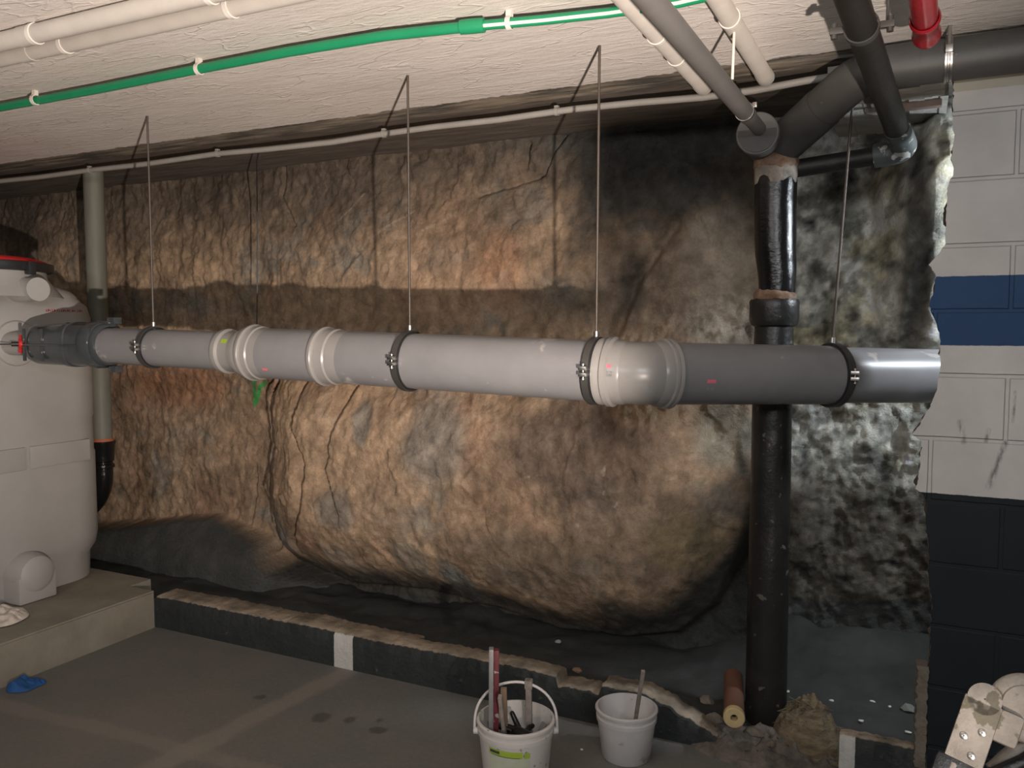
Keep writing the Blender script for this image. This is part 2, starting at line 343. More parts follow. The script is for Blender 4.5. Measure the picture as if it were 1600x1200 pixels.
def floor_mat():
    m = bpy.data.materials.new('floor_concrete'); m.use_nodes = True; N, L = nodes(m); b = N['Principled BSDF']
    g = N.new('ShaderNodeNewGeometry').outputs['Position']; s = N.new('ShaderNodeSeparateXYZ'); L.new(g, s.inputs[0])
    n1 = noise_node(N, L, g, 1.6, 8); n2 = noise_node(N, L, g, 45, 8, None, .7); n3 = noise_node(N, L, g, 7, 8)
    c = mixc(N, L, ramp(N, L, n1, .35, .65), (.135, .138, .130), (.185, .172, .152)); c = mixc(N, L, math_node(N, L, 'MULTIPLY', ramp(N, L, n2, .45, .75), .4), c, (.24, .22, .19))
    def band(p, q, w, f):
        vx, vy = q.x-p.x, q.y-p.y; l = math.hypot(vx, vy); nx, ny = -vy/l, vx/l
        d = math_node(N, L, 'ABSOLUTE', math_node(N, L, 'ADD', math_node(N, L, 'MULTIPLY_ADD', s.outputs[0], nx, -nx*p.x-ny*p.y), math_node(N, L, 'MULTIPLY', s.outputs[1], ny)))
        d = math_node(N, L, 'ADD', d, math_node(N, L, 'MULTIPLY_ADD', n3, .09, -.045))
        return math_node(N, L, 'MULTIPLY', ramp(N, L, d, w, w*.5), f)
    c = mixc(N, L, band(atZ(290, 1175, FZ), atZ(520, 1060, FZ), .07, .55), c, (.28, .25, .21))
    c = mixc(N, L, band(atZ(0, 1100, FZ), atZ(300, 1175, FZ), .05, .5), c, (.26, .23, .195))
    for (x, y, r) in ((502, 1120, .05), (548, 1124, .03), (594, 1126, .028), (410, 1089, .035), (590, 1140, .03)):
        p = atZ(x, y, FZ); vm = N.new('ShaderNodeVectorMath'); vm.operation = 'DISTANCE'; L.new(g, vm.inputs[0]); vm.inputs[1].default_value = p
        d = math_node(N, L, 'ADD', vm.outputs['Value'], math_node(N, L, 'MULTIPLY_ADD', n3, .1, -.05)); c = mixc(N, L, math_node(N, L, 'MULTIPLY', ramp(N, L, d, r, r*.6), .6), c, (.045, .04, .035))
    L.new(c, b.inputs['Base Color']); b.inputs['Roughness'].default_value = .75
    bp = N.new('ShaderNodeBump'); bp.inputs['Distance'].default_value = .003; L.new(n2, bp.inputs['Height']); L.new(bp.outputs[0], b.inputs['Normal']); return m
def curb_mat():
    m = bpy.data.materials.new('curb_blockwork'); m.use_nodes = True; N, L = nodes(m); b = N['Principled BSDF']
    geo = N.new('ShaderNodeNewGeometry'); g = geo.outputs['Position']; s = N.new('ShaderNodeSeparateXYZ'); L.new(g, s.inputs[0])
    n1 = noise_node(N, L, g, 9, 8); n2 = noise_node(N, L, g, 30, 8)
    front = ramp(N, L, math_node(N, L, 'ADD', s.outputs[1], math_node(N, L, 'MULTIPLY_ADD', n2, .006, -.003)), WY+.012, WY+.008)
    raw = mixc(N, L, ramp(N, L, n1, .35, .65), (.15, .13, .10), (.42, .35, .27))
    dark = mixc(N, L, ramp(N, L, n1, .3, .7), (.016, .020, .021), (.028, .033, .034)); dark = mixc(N, L, ramp(N, L, n2, .66, .74), dark, (.12, .11, .10))
    x = math_node(N, L, 'ADD', s.outputs[0], math_node(N, L, 'MULTIPLY_ADD', n2, .006, -.003))
    def rng(a, b_): return math_node(N, L, 'MULTIPLY', ramp(N, L, x, a-.001, a+.001), ramp(N, L, x, b_+.001, b_-.001))
    wm = math_node(N, L, 'ADD', rng(wp(522, 1020)[0], wp(551, 1020)[0]), rng(wp(1311, 1170)[0], wp(1336, 1170)[0]))
    paint = mixc(N, L, wm, dark, (.52, .51, .49))
    c = mixc(N, L, front, raw, paint); L.new(c, b.inputs['Base Color']); b.inputs['Roughness'].default_value = .7
    bp = N.new('ShaderNodeBump'); bp.inputs['Distance'].default_value = .008; L.new(n2, bp.inputs['Height']); L.new(bp.outputs[0], b.inputs['Normal']); return m
M['ceil'] = ceiling_mat(); M['wall'] = wall_mat(); M['floor'] = floor_mat(); M['rubble'] = mat('rubble_mortar', (.24, .20, .165), .9, color2=(.05, .047, .043), nscale=12, bump=.012, bscale=40); M['curb'] = curb_mat()
# ------------------------------------------------------------------ room shell
def struct(name, bm, m, smooth=0): return obj(name, bm, m, kind='structure', smooth=smooth)
def slab(name, lo, hi, m):
    bm = bmesh.new(); box(bm, lo, hi); return struct(name, bm, m)
slab('floor', (-7, -4, -.1), (3, WY+.02, FZ), M['floor'])
slab('ceiling', (-7, -4, CZ), (3, 4.6, CZ+.15), M['ceil'])
M['plain'] = mat('plain_plaster', (.4, .38, .35), .9)
slab('wall_left', (-7.1, -4, -.1), (-7, 4.6, CZ), M['plain']); slab('wall_back', (-7, -4.1, -.1), (3, -4, CZ), M['plain']); slab('wall_right', (3, -4, -.1), (3.1, 4.6, CZ), M['plain'])
# broken block wall on the right
edge_px = [(1484, 116), (1490, 150), (1488, 190), (1492, 212), (1486, 246), (1490, 270), (1481, 290), (1478, 335), (1476, 383), (1464, 400), (1452, 414), (1462, 428), (1461, 448), (1451, 478), (1460, 497), (1468, 520), (1469, 580), (1464, 612), (1455, 632), (1440, 658), (1426, 679), (1441, 690), (1438, 712), (1436, 740), (1431, 764), (1441, 772), (1449, 790), (1446, 830), (1452, 850), (1450, 900), (1457, 950), (1453, 980), (1454, 1010), (1450, 1040), (1448, 1100), (1450, 1150), (1450, 1172)]
pl = [wp(*p) for p in edge_px]; pl[0] = (pl[0][0], CZ); fine = []
for i in range(len(pl)-1):
    (ax, az), (bx, bz) = pl[i], pl[i+1]; n = max(1, int(math.hypot(bx-ax, bz-az)/.008))
    for k in range(n):
        t = k/n; fine.append((ax+(bx-ax)*t+random.uniform(-.0025, .0025), az+(bz-az)*t))
fine[0] = pl[0]; fine.append((pl[-1][0], FZ))
bm = bmesh.new()
for i in range(1, len(fine)):
    if fine[i][1] > fine[i-1][1]-.0005: fine[i] = (fine[i][0], fine[i-1][1]-.0005)
fr_ = [bm.verts.new((x, WY, z)) for x, z in fine]; FX = 3.0
mid = [bm.verts.new((x-.004+.020*vnoise(np.array(z*30), np.array(3.3)), WY+WT*.4, z)) for x, z in fine]
bk = [bm.verts.new((x-.010+.03*vnoise(np.array(z*24), np.array(8.3)), WY+WT, z)) for x, z in fine]
rf = [bm.verts.new((FX, WY, z)) for x, z in fine]; rk = [bm.verts.new((FX, WY+WT, z)) for x, z in fine]
for A, B, mi in ((fr_, mid, 1), (mid, bk, 1), (rf, fr_, 0), (bk, rk, 0)):
    for i in range(len(A)-1): bm.faces.new((A[i], A[i+1], B[i+1], B[i])).material_index = mi
struct('wall_front', bm, [M['wall'], M['broken']])

# ------------------------------------------------------------------ rock face
def R(px, py, Y=3.5): p = atY(px, py, Y); return (p.x, p.z)
def RP(l, Y=3.5): return [R(x, y, Y) for x, y in l]
gx = np.arange(-6.6, 1.3, .0088); gz = np.arange(-.02, CZ+.02, .0088)
X, Z = np.meshgrid(gx, gz); nx, nz = X.shape[1], X.shape[0]
wx = X+.05*fbm(X*3+4, Z*3, 4); wz = Z+.05*fbm(X*3+40, Z*3+7, 4)
def blob(px, py, rx, rz, Y=3.5, sharp=.35):
    cx, cz = R(px, py, Y); d = np.hypot((wx-cx)/rx, (wz-cz)/rz)+.35*fbm(X*9+px, Z*9+py, 4); return sstep(1+sharp, 1-sharp, d)
right = sstep(R(1180, 600)[0], R(1215, 600)[0], X)
Y0 = 3.66-.16*sstep(-4.4, -3.0, X)*sstep(-.5, -1.5, X)*0+0*X
Y0 = 3.62-.10*sstep(-3.6, -2.6, X)+.20*right+.05*sstep(1.6, 2.3, Z)
bould = RP([(386, 575), (386, 640), (392, 700), (377, 768), (398, 825), (428, 890), (520, 928), (640, 935), (760, 968), (860, 1003), (960, 1016), (1045, 1010), (1110, 965), (1150, 890), (1172, 800), (1174, 560), (1174, 430), (386, 430)], 3.4)
sd = sdist(wx*.3+X*.7, wz*.3+Z*.7, bould)
zt = R(700, 480)[1]; zb = R(700, 700)[1]; fade = sstep(zt+.05, zb, Z)
leftx = np.interp(Z, [0, .2, .5, .8, 1.05, 1.3, 1.4, 3], [R(430, 880)[0], R(428, 890)[0], R(395, 820)[0], R(378, 768)[0], R(391, 690)[0], R(385, 640)[0], R(400, 590)[0], R(430, 520)[0]])
zlow = np.interp(X, [R(x, 900, 3.35)[0] for x in (385, 520, 640, 760, 860, 960, 1045, 1110, 1165)], [R(x, y, 3.35)[1] for x, y in ((385, 890), (520, 930), (640, 940), (760, 968), (860, 1003), (960, 1016), (1045, 1008), (1110, 960), (1165, 880))])
inb = sstep(-.012, .03, sd)
bulge = inb*fade*(.08+.20*sstep(0, .42, sd))
under = sstep(.22, 0, Z-zlow)*sstep(leftx-.02, leftx+.05, X)*(1-right)
Y = Y0-bulge+.10*under**1.5
# layered slabs next to the fissure
for lst, dep, w in (([(422, 600), (418, 660), (424, 720), (412, 800), (432, 870)], .060, .030), ([(490, 600), (482, 660), (505, 720), (498, 790), (470, 850)], .045, .035), ([(575, 600), (548, 680), (540, 730), (560, 790)], .035, .04)):
    pp = RP(lst, 3.4); zs = [p[1] for p in pp][::-1]; xs_ = [p[0] for p in pp][::-1]
    lx = np.interp(Z, zs, xs_); act = sstep(zs[0]-.08, zs[0]+.05, Z)*sstep(zs[-1]+.08, zs[-1]-.05, Z)
    Y = Y+act*dep*(sstep(lx-w*2.4, lx, X)*sstep(lx+.006, lx-.006, X))-act*dep*.4*sstep(lx, lx+.01, X)*sstep(lx+.2, lx+.02, X)
# big forms, medium relief, grain
def n0(x, y): return fbm(x, y, 3)
def chips(x, y, sc, amp):
    # faceted breaks: tilted planes per random cell
    wx_ = x*sc+1.2*fbm(x*sc*.7, y*sc*.7, 3); wy_ = y*sc*.8+1.2*fbm(x*sc*.7+50, y*sc*.7, 3); xi = np.floor(wx_).astype(int); yi = np.floor(wy_).astype(int)
    best = np.full(x.shape, 9.); out = np.zeros(x.shape)
    for dx in (-1, 0, 1):
        for dy in (-1, 0, 1):
            a = (xi+dx) % 251; b = (yi+dy) % 241; px_ = xi+dx+_T[a, b]; py_ = yi+dy+_T[b, a]; d = np.hypot(wx_-px_, wy_-py_)
            v = (_T[(a+7) % 256, b]-.5)+(wx_-px_)*(_T[a, (b+9) % 256]-.5)*1.2+(wy_-py_)*(_T[(a+3) % 256, (b+5) % 256]-.5)*1.2
            m = d < best; best = np.where(m, d, best); out = np.where(m, v, out)
    return out*amp
lf0 = sstep(R(520, 400)[0], R(380, 400)[0], X)
rt = .6+.8*right
Y += .10*fbm(X*1.4+3, Z*1.4, 3)+.065*rt*fbm(X*4+11, Z*4+2, 4)*(1-.3*fade)-.032*rt*ridged(wx*5+1.1*Z+2, wz*4-1.0*X, 4)-.016*rt*ridged(X*15+3*Z+.4*n0(X*4, Z*4), Z*13-4*X, 3)+chips(X, Z, 6, .012)*(1-lf0)+chips(X+.3*Z, Z, 17, .006+.006*right)+.012*right*fbm(X*26, Z*26, 3)+.010*fbm(X*60, Z*50, 3)
lf = sstep(R(520, 400)[0], R(380, 400)[0], X)
gr = lf*sstep(R(190, 400)[0]-.1, R(230, 400)[0], X)*sstep(1.35, 1.6, Z); Y += gr*(.016*(vnoise(X*15+3*fbm(X*2, Z*2), Z*1.6)-.5)+.010*(vnoise(X*38, Z*4)-.5))+lf*.030*fbm(X*9, Z*6+3, 4)+.018*fbm(wx*30, wz*24, 3)
Y += right*.03*fbm(X*14, Z*12+4, 3)
# outcrop beside the wall edge and hollow left of it
cx, cz = R(1462, 250, 3.3); Y -= .62*sstep(.30, .04, np.hypot((X-cx)/.8, (Z-cz)*.7))
cx, cz = R(1450, 420, 3.3); Y -= .22*sstep(.34, .0, np.hypot((X-cx)/.6, (Z-cz)*.8))
# diagonal furrow on the upper right, broken blocks along the top
for lst, dep, w in (([(1050, 350), (985, 440), (960, 520)], .05, .05), ([(1330, 330), (1322, 400), (1290, 440), (1275, 520)], .05, .05), ([(1445, 200), (1425, 300), (1440, 420), (1432, 520)], .06, .045), ([(1375, 200), (1370, 300), (1385, 400), (1380, 520)], -.045, .06), ([(880, 200), (855, 235), (840, 270), (790, 290), (740, 300)], .03, .02), ([(820, 220), (812, 260)], .03, .018), ([(620, 245), (625, 300)], .02, .015), ([(425, 250), (420, 300), (440, 350)], .03, .015)):
    Y += dep*sstep(w, 0, seg_dist(wx, wz, RP(lst)))
# open fissures
for lst, dep, w in (([(404, 590), (384, 612), (377, 650), (383, 690), (386, 720), (374, 768), (391, 800), (392, 830)], .16, .016), ([(418, 592), (400, 622), (399, 660), (408, 700), (398, 745), (403, 800), (412, 850)], .08, .010), ([(355, 735), (352, 830)], .06, .008), ([(40, 320), (36, 345)], .06, .012), ([(400, 868), (398, 822)], .14, .02)):
    Y += dep*sstep(w, 0, seg_dist(X+.008*fbm(X*30, Z*30, 3), Z, RP(lst, 3.4)))
# foot: smooth cement skim on the left, cove at right
cem = RP([(-300, 832), (100, 826), (190, 824), (255, 816), (310, 812), (345, 826), (392, 846), (428, 893), (520, 932), (640, 945), (760, 974), (860, 1008), (960, 1020), (1045, 1014), (1120, 965), (1170, 900), (1210, 960), (1290, 975), (1340, 965), (1460, 975), (1560, 1000), (1560, 1300), (-300, 1300)], 3.45)
sc_ = sstep(-.012, .014, sdist(X+.02*fbm(X*8, Z*8, 4), Z+.02*fbm(X*8+9, Z*8, 4), cem)); sc_l = sc_*sstep(R(560, 900)[0], R(420, 900)[0], X)
Y = Y*(1-sc_l*.9)+sc_l*.9*(3.56-.25*sstep(.45, .1, Z)+.02*fbm(X*3, Z*3, 3))
Y = np.maximum(Y, np.where((X > -.25) & (Z > 1.7), WY+WT+.035, 3.16))
# paint the stone
def C(*a): return np.array(a)[None, None, :]
def mixa(a, b, f): return a*(1-f[..., None])+b*f[..., None]
n1 = fbm(X*2.2+5, Z*2.2, 5)*2; n2 = fbm(X*7+1, Z*7+3, 5)*2; n3 = fbm(wx*18+1, wz*18+3, 4)*2; n4 = fbm(X*5+71, Z*5+33, 5, .6)*2
tan = C(.40, .285, .19); brn = C(.22, .15, .10); gry = C(.235, .225, .195); drk = C(.045, .045, .040)
c = mixa(tan+0*X[..., None], brn, sstep(-.15, .45, n1)*.7); c = mixa(c, gry, sstep(.1, .5, n4)*.7); c = mixa(c, C(.42, .25, .17), sstep(.2, .6, -n4)*.5); c = mixa(c, brn*.7, sstep(.25, .6, n2)*.6)
c = mixa(c, C(.50, .38, .26), sstep(.3, .6, -n3)*.35)
for (px, py, rx, rz, col, f) in ((560, 700, .5, .4, (.46, .32, .21), .7), (470, 620, .15, .3, (.48, .34, .22), .6), (430, 700, .05, .3, (.5, .34, .25), .6), (700, 400, .25, .35, (.46, .30, .19), .45), (780, 420, .12, .2, (.48, .26, .15), .5),
    (250, 600, .35, .16, (.36, .17, .09), .6), (255, 390, .45, .18, (.44, .31, .19), .5), (610, 650, .05, .12, (.20, .19, .165), .8), (575, 780, .12, .10, (.2, .19, .17), .7), (720, 680, .16, .2, (.25, .235, .21), .7), (740, 905, .10, .13, (.22, .225, .205), .9), (680, 860, .1, .12, (.26, .25, .21), .6),
    (930, 700, .34, .24, (.135, .10, .078), .85), (980, 690, .18, .1, (.11, .08, .06), .8), (1020, 820, .3, .2, (.19, .15, .115), .7), (860, 860, .35, .14, (.17, .135, .10), .7), (600, 900, .5, .07, (.17, .14, .11), .6), (560, 860, .12, .08, (.30, .255, .2), .6), (1010, 700, .2, .12, (.20, .14, .10), .5), (1140, 680, .12, .14, (.26, .26, .21), .7), (1085, 840, .14, .12, (.24, .19, .10), .6), (1010, 640, .10, .05, (.42, .31, .21), .7), (1125, 420, .17, .3, (.52, .45, .36), .95), (1040, 440, .3, .22, (.36, .28, .21), .6)):  # pale blob at upper right lifts the colour for light missing there
    c = mixa(c, C(*col), blob(px, py, rx, rz)*f)
# pale lime spatters on the lower right of the boulder
sp = sstep(.30, .36, fbm(X*26+7, Z*26+2, 3)+.10*n2)*blob(930, 760, .7, .4); c = mixa(c, C(.42, .36, .28), sp*.8)
# darker top band; cast shade painted into the dark patch at upper right
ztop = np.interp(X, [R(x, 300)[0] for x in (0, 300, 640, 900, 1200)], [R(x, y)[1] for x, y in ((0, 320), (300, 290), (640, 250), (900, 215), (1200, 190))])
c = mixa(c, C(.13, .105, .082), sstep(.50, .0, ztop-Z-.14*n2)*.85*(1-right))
sp = sdist(X, Z+.03*n2, RP([(700, 140), (760, 215), (890, 240), (890, 400), (925, 380), (960, 345), (1010, 335), (1060, 345), (1110, 320), (1180, 330), (1180, 140)])); c = mixa(c, C(.10, .097, .088), sstep(-.08, .10, sp-.06*n3)*.9)
c = mixa(c, C(.11, .105, .095), blob(1020, 265, .16, .05)*.6); c = mixa(c, C(.13, .125, .11), blob(1140, 230, .08, .06)*.6)
c = mixa(c, C(.09, .08, .065), blob(985, 440, .06, .16)*.7); c = mixa(c, C(.11, .105, .09), blob(900, 470, .22, .10, sharp=.8)*.6)
# black lower edge of the boulder
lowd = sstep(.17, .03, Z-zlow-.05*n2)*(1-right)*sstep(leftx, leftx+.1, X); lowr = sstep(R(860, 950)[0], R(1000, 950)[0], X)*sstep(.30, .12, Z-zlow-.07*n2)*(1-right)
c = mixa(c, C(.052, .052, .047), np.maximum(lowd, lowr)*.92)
# right part: grey-green weathered rock
rc = mixa(C(.48, .475, .42)+0*X[..., None], C(.16, .16, .14), sstep(-.1, .45, n2)); rc = mixa(rc, C(.48, .43, .27), sstep(.1, .45, n4)*.6); rc = mixa(rc, C(.75, .73, .68), sstep(.2, .5, -n2)*.6); rc = mixa(rc, C(.10, .10, .088), sstep(.15, .4, -n3)*.6)
rc = mixa(rc, C(.05, .05, .045), blob(1432, 400, .05, .45, 3.4)*.7); rc = mixa(rc, C(.33, .34, .31), blob(1255, 640, .06, .25, 3.7)*.7); rc = mixa(rc, C(.70, .70, .66), blob(1340, 200, .28, .13, 3.7)*.75); rc = mixa(rc, C(.09, .072, .05), sstep(R(1300, 740, 3.7)[1]+.15, R(1300, 780, 3.7)[1]-.1, Z+.05*n2)*.75)  # last mix paints shade onto the lower right rock
rc = mixa(rc, C(.18, .15, .12), blob(1310, 955, .1, .03, 3.7)*.8)
rg_ = fbm(X*34, Z*30+5, 3)*2+fbm(X*12+9, Z*12, 4)*1.6
rc = np.clip(rc*(1.30+1.1*rg_[..., None]), .02, .9)
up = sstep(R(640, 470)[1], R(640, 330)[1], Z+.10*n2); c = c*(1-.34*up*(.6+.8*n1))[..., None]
gm = fbm(X*24+3, Z*20+8, 4)*2; c = c*(1+.45*gm[..., None])
for lst in ([(640, 330), (560, 380)], [(560, 300), (520, 345)], [(800, 420), (740, 470)], [(705, 330), (650, 360)]): c = mixa(c, C(.44, .37, .30), sstep(.006, 0, seg_dist(wx, wz, RP(lst)))*.5)
rc = rc*(1-.45*sstep(R(1300, 700, 3.7)[1], R(1300, 860, 3.7)[1], Z+.06*n2))[..., None]  # lower right darkened further, shade put into the rock colour
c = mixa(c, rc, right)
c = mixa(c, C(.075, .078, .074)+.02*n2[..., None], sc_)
c = c*(1-.35*sstep(.1, .5, ridged(wx*6, wz*6, 3)*1.0+.1)[..., None]*0)
# spray-painted green arrow pointing down
ar = np.minimum(seg_dist(X+.004*n3, Z, RP([(377, 582), (372, 632)], 3.5)), np.minimum(seg_dist(X, Z+.004*n3, RP([(361, 588), (378, 579), (393, 590)], 3.5)), seg_dist(X, Z, RP([(372, 634), (386, 606), (394, 600)], 3.5))))
c = mixa(c, C(.05, .40, .10), sstep(.022, .010, ar+.010*np.abs(n3))*.9)
c = np.clip(c, .01, 1)
me = bpy.data.meshes.new('rock_face'); co = np.stack([X, Y, Z], -1).reshape(-1, 3)
idx = np.arange(nx*nz).reshape(nz, nx); q = np.stack([idx[:-1, :-1], idx[:-1, 1:], idx[1:, 1:], idx[1:, :-1]], -1).reshape(-1, 4)
me.vertices.add(len(co)); me.vertices.foreach_set('co', co.ravel()); me.loops.add(q.size); me.loops.foreach_set('vertex_index', q.ravel())
me.polygons.add(len(q)); me.polygons.foreach_set('loop_start', np.arange(0, q.size, 4)); me.polygons.foreach_set('loop_total', np.full(len(q), 4)); me.update()
me.polygons.foreach_set('use_smooth', np.ones(len(q), bool))
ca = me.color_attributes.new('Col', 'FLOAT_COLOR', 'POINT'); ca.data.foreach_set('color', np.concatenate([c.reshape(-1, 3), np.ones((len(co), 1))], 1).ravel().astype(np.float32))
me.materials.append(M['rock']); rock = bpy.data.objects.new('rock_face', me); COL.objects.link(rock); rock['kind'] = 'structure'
# dark cement ground between the curb and the rock
bm = bmesh.new(); ax = np.arange(-6.6, 1.3, .03); ay = np.arange(WY+.11, 3.95, .03); gxx, gyy = np.meshgrid(ax, ay)
GR = .09+.05*fbm(gxx*2.5, gyy*2.5, 4)+.02*fbm(gxx*14, gyy*14, 3)+.16*sstep(3.15, 3.9, gyy)*sstep(-.9, -.5, gxx)-.03*sstep(-1.2, -.9, gxx)*sstep(3.2, 3.0, gyy)+.10*fbm(gxx*5, gyy*5, 4)*sstep(3.25, 3.6, gyy)+.02*ridged(gxx*9, gyy*9, 3)+FZ
def ground_z(x, y): return float(GR[np.abs(ay-y).argmin(), np.abs(ax-x).argmin()])
gv = [[bm.verts.new((ax[i], ay[j], GR[j, i])) for i in range(len(ax))] for j in range(len(ay))]
for j in range(len(ay)-1):
    for i in range(len(ax)-1): bm.faces.new((gv[j][i], gv[j][i+1], gv[j+1][i+1], gv[j+1][i]))
struct('floor_trench', bm, M['cement'], smooth=60)
# ------------------------------------------------------------------ curb (stub of the demolished wall)
def curb(name, x0, x1, topf, ybf, lab, xend=None):
    bm = bmesh.new(); n = int((x1-x0)/.012); rows = []
    for i in range(n+1):
        x = x0+(x1-x0)*i/n; t = topf(x); yb = ybf(x); jj = lambda k: random.uniform(-k, k)
        prof = [(WY, -.02), (WY, t*.5), (WY+.001, t-.012+jj(.003)), (WY+.016+jj(.004), t+jj(.002)), (WY+.05, t+jj(.003)), (yb-.02, t+.002+jj(.003)), (yb+jj(.003), t-.012), (yb, -.02)]
        rows.append([bm.verts.new((x+(jj(.004) if 0 < i < n else 0), y, z)) for y, z in prof])
    for a, b in zip(rows, rows[1:]):
        for k in range(len(a)-1): bm.faces.new((a[k], a[k+1], b[k+1], b[k]))
    bm.faces.new(rows[0]); bm.faces.new(rows[-1][::-1])
    o = obj(name, bm, M['curb'], smooth=50); o.location.z += FZ; return tag(o, None, None, None, 'structure')
XL = atZ(248, 978, FZ).x; XB = wp(1098, 1130)[0]
nx0, nx1 = wp(868, 1080)[0], wp(938, 1090)[0]
def n1d(x, f, s=0): return float(vnoise(np.array(x*f+s), np.array(s+.5)))-.5
def top1(x):
    t = .158+.010*n1d(x, 5)+.006*n1d(x, 30, 3)
    if nx0 < x < nx1: t -= .035+.02*n1d(x, 40)
    if x > XB-.22: t -= .09*((x-XB+.22)/.22)**1.3+.02*n1d(x, 30)
    return t
curb('trim_1', XL, XB+.05, top1, lambda x: WY+WT+.02*n1d(x, 7, 5)+(.04 if x < -1.9 else 0), '')
XR = wp(1311, 1170)[0]
curb('trim_2', XR, wp(1452, 1180)[0]+.02, lambda x: .150+.006*n1d(x, 22), lambda x: WY+.045+.004*n1d(x, 40), '')
bm = bmesh.new()   # upright stub of mortar along the inner side of the wall foot
pa = wp(1442, 1040); 
rgs = []
for k in range(40):
    z = .05+k*(pa[1]-.05)/39; e = .004*random.uniform(-1, 1); x0_, x1_ = pa[0]-.015+e, pa[0]+.016+.006*n1d(z, 40)+e*.5
    rgs.append([bm.verts.new(q) for q in ((x0_, WY-.006, z), (x1_, WY-.006, z), (x1_, WY+.05, z), (x0_-.003, WY+.05, z))])
for A, B in zip(rgs, rgs[1:]):
    for k in range(4): bm.faces.new((A[k], A[(k+1) % 4], B[(k+1) % 4], B[k]))
bm.faces.new(rgs[0]); bm.faces.new(rgs[-1][::-1])
obj('mortar_ridge', bm, M['mortar'], label='upright strip of beige mortar left at the foot of the dark painted wall', cat='mortar')
# broken gap: rubble mound
def heap(name, c, rx, ry, h, m, label, cat, seed=1, amp=.35, res=34, kind=None, fr=6):
    bm = bmesh.new(); V = []
    for j in range(res+1):
        row = []
        for i in range(res+1):
            u = -1+2*i/res; v = -1+2*j/res; r = math.hypot(u, v); k = max(0, 1-r**2.2)
            nn = float(fbm(np.array(u*fr+seed*13.1), np.array(v*fr+seed*3.7), 5))
            row.append(bm.verts.new((c[0]+u*rx, c[1]+v*ry, c[2]+h*(k*(1+2*amp*nn))+(-.012 if r > 1 else 0))))
        V.append(row)
    for j in range(res):
        for i in range(res): bm.faces.new((V[j][i], V[j][i+1], V[j+1][i+1], V[j+1][i]))
    return obj(name, bm, m, label=label, cat=cat, kind=kind, smooth=60)
heap('rubble_mound', ((XB+XR)/2+.0, WY+.05, FZ), (XR-XB)/2+.07, .13, .075, M['rubble'], 'crumbled mortar and block rubble filling the gap in the curb', 'rubble', 3, .7, 60, fr=9)
def chunk(name, c, s, m, label, cat, seed, group=None):
    bm = bmesh.new(); bmesh.ops.create_icosphere(bm, subdivisions=3, radius=1); r = random.Random(seed)
    pl_ = [(Vector((r.uniform(-1, 1), r.uniform(-1, 1), r.uniform(-1, 1))).normalized(), r.uniform(.5, .8)) for _ in range(9)]
    for v in bm.verts:
        for n, d in pl_:
            e = v.co.dot(n)-d
            if e > 0: v.co -= n*e
        v.co *= 1+.05*math.sin(v.co.x*9+seed)*math.cos(v.co.y*8)
    zmin = min(v.co.z for v in bm.verts)*s[2]
    for v in bm.verts: v.co = Vector((v.co.x*s[0]+c[0], v.co.y*s[1]+c[1], v.co.z*s[2]+c[2]-zmin))
    return obj(name, bm, m, label=label, cat=cat, group=group, smooth=30)
def curb_z(x): return top1(x)+FZ
for i, (px, py, zz, s, lab, mk) in enumerate(((1105, 1100, .105, (.03, .025, .018), 'beige mortar chunk at the broken right end of the long curb', 'mortar'), (1118, 1128, .09, (.035, .025, .02), 'angular mortar chunk on the rubble left of the brown tube', 'mortar'),
        (1180, 1150, .09, (.032, .02, .016), 'pale mortar chunk just right of the cream tube end', 'mortar'), (1205, 1165, .075, (.022, .022, .014), 'small mortar chunk in front of the fibre clump', 'mortar'),
        (1418, 1083, .075, (.030, .022, .018), 'smooth pale green-grey stone behind the low wall stub at right', 'stone'))):
    zz += FZ; p = atZ(px, py, zz)
    if i == 4: p = atZ(px, py, ground_z(p.x, p.y)+.01); zz = ground_z(p.x, p.y)-.003
    chunk('mortar_chunk' if mk == 'mortar' else 'stone', (p.x, p.y, zz-.004), s, M[mk], lab, 'rubble' if mk == 'mortar' else 'stone', i+3)
for i, (px, py, lab) in enumerate(((902, 1048, 'small brown stone lump on the curb notch, left one'), (872, 1002, 'pale pebble at the foot of the rock behind the curb'), (909, 1172, 'tiny white crumb on the floor between the two buckets'))):
    p = atZ(px, py, (.13, .10, 0)[i]+FZ); zz = (curb_z(p.x), ground_z(p.x, p.y), FZ)[i]; s = (.022, .016, .006)[i]
    chunk('pebble', (p.x, p.y, zz-.001), (s, s*.8, s*.6), (M['rust'], M['stone'], M['whitestripe'])[i], lab, 'pebble', i+20)
for i, (px, py) in enumerate(((1232, 1062), (1300, 1062), (1365, 1057), (1392, 1059), (1346, 1118), (1419, 1136))):
    p = atZ(px, py, .03); p = atZ(px, py, ground_z(p.x, p.y)+.004); chunk('crumb', (p.x, p.y, ground_z(p.x, p.y)-.002), (.007+.003*(i % 3), .006, .005), M['whitestripe'], 'white plaster crumb on the dark trench ground, '+('just right of the black soil pipe foot', 'above the brown fibre clump', 'left of a close pair', 'nearest the pale green-grey stone', 'midway behind the low wall stub', 'in the corner by the upright mortar strip')[i], 'crumb', i+50, 'white crumbs right of the soil pipe')
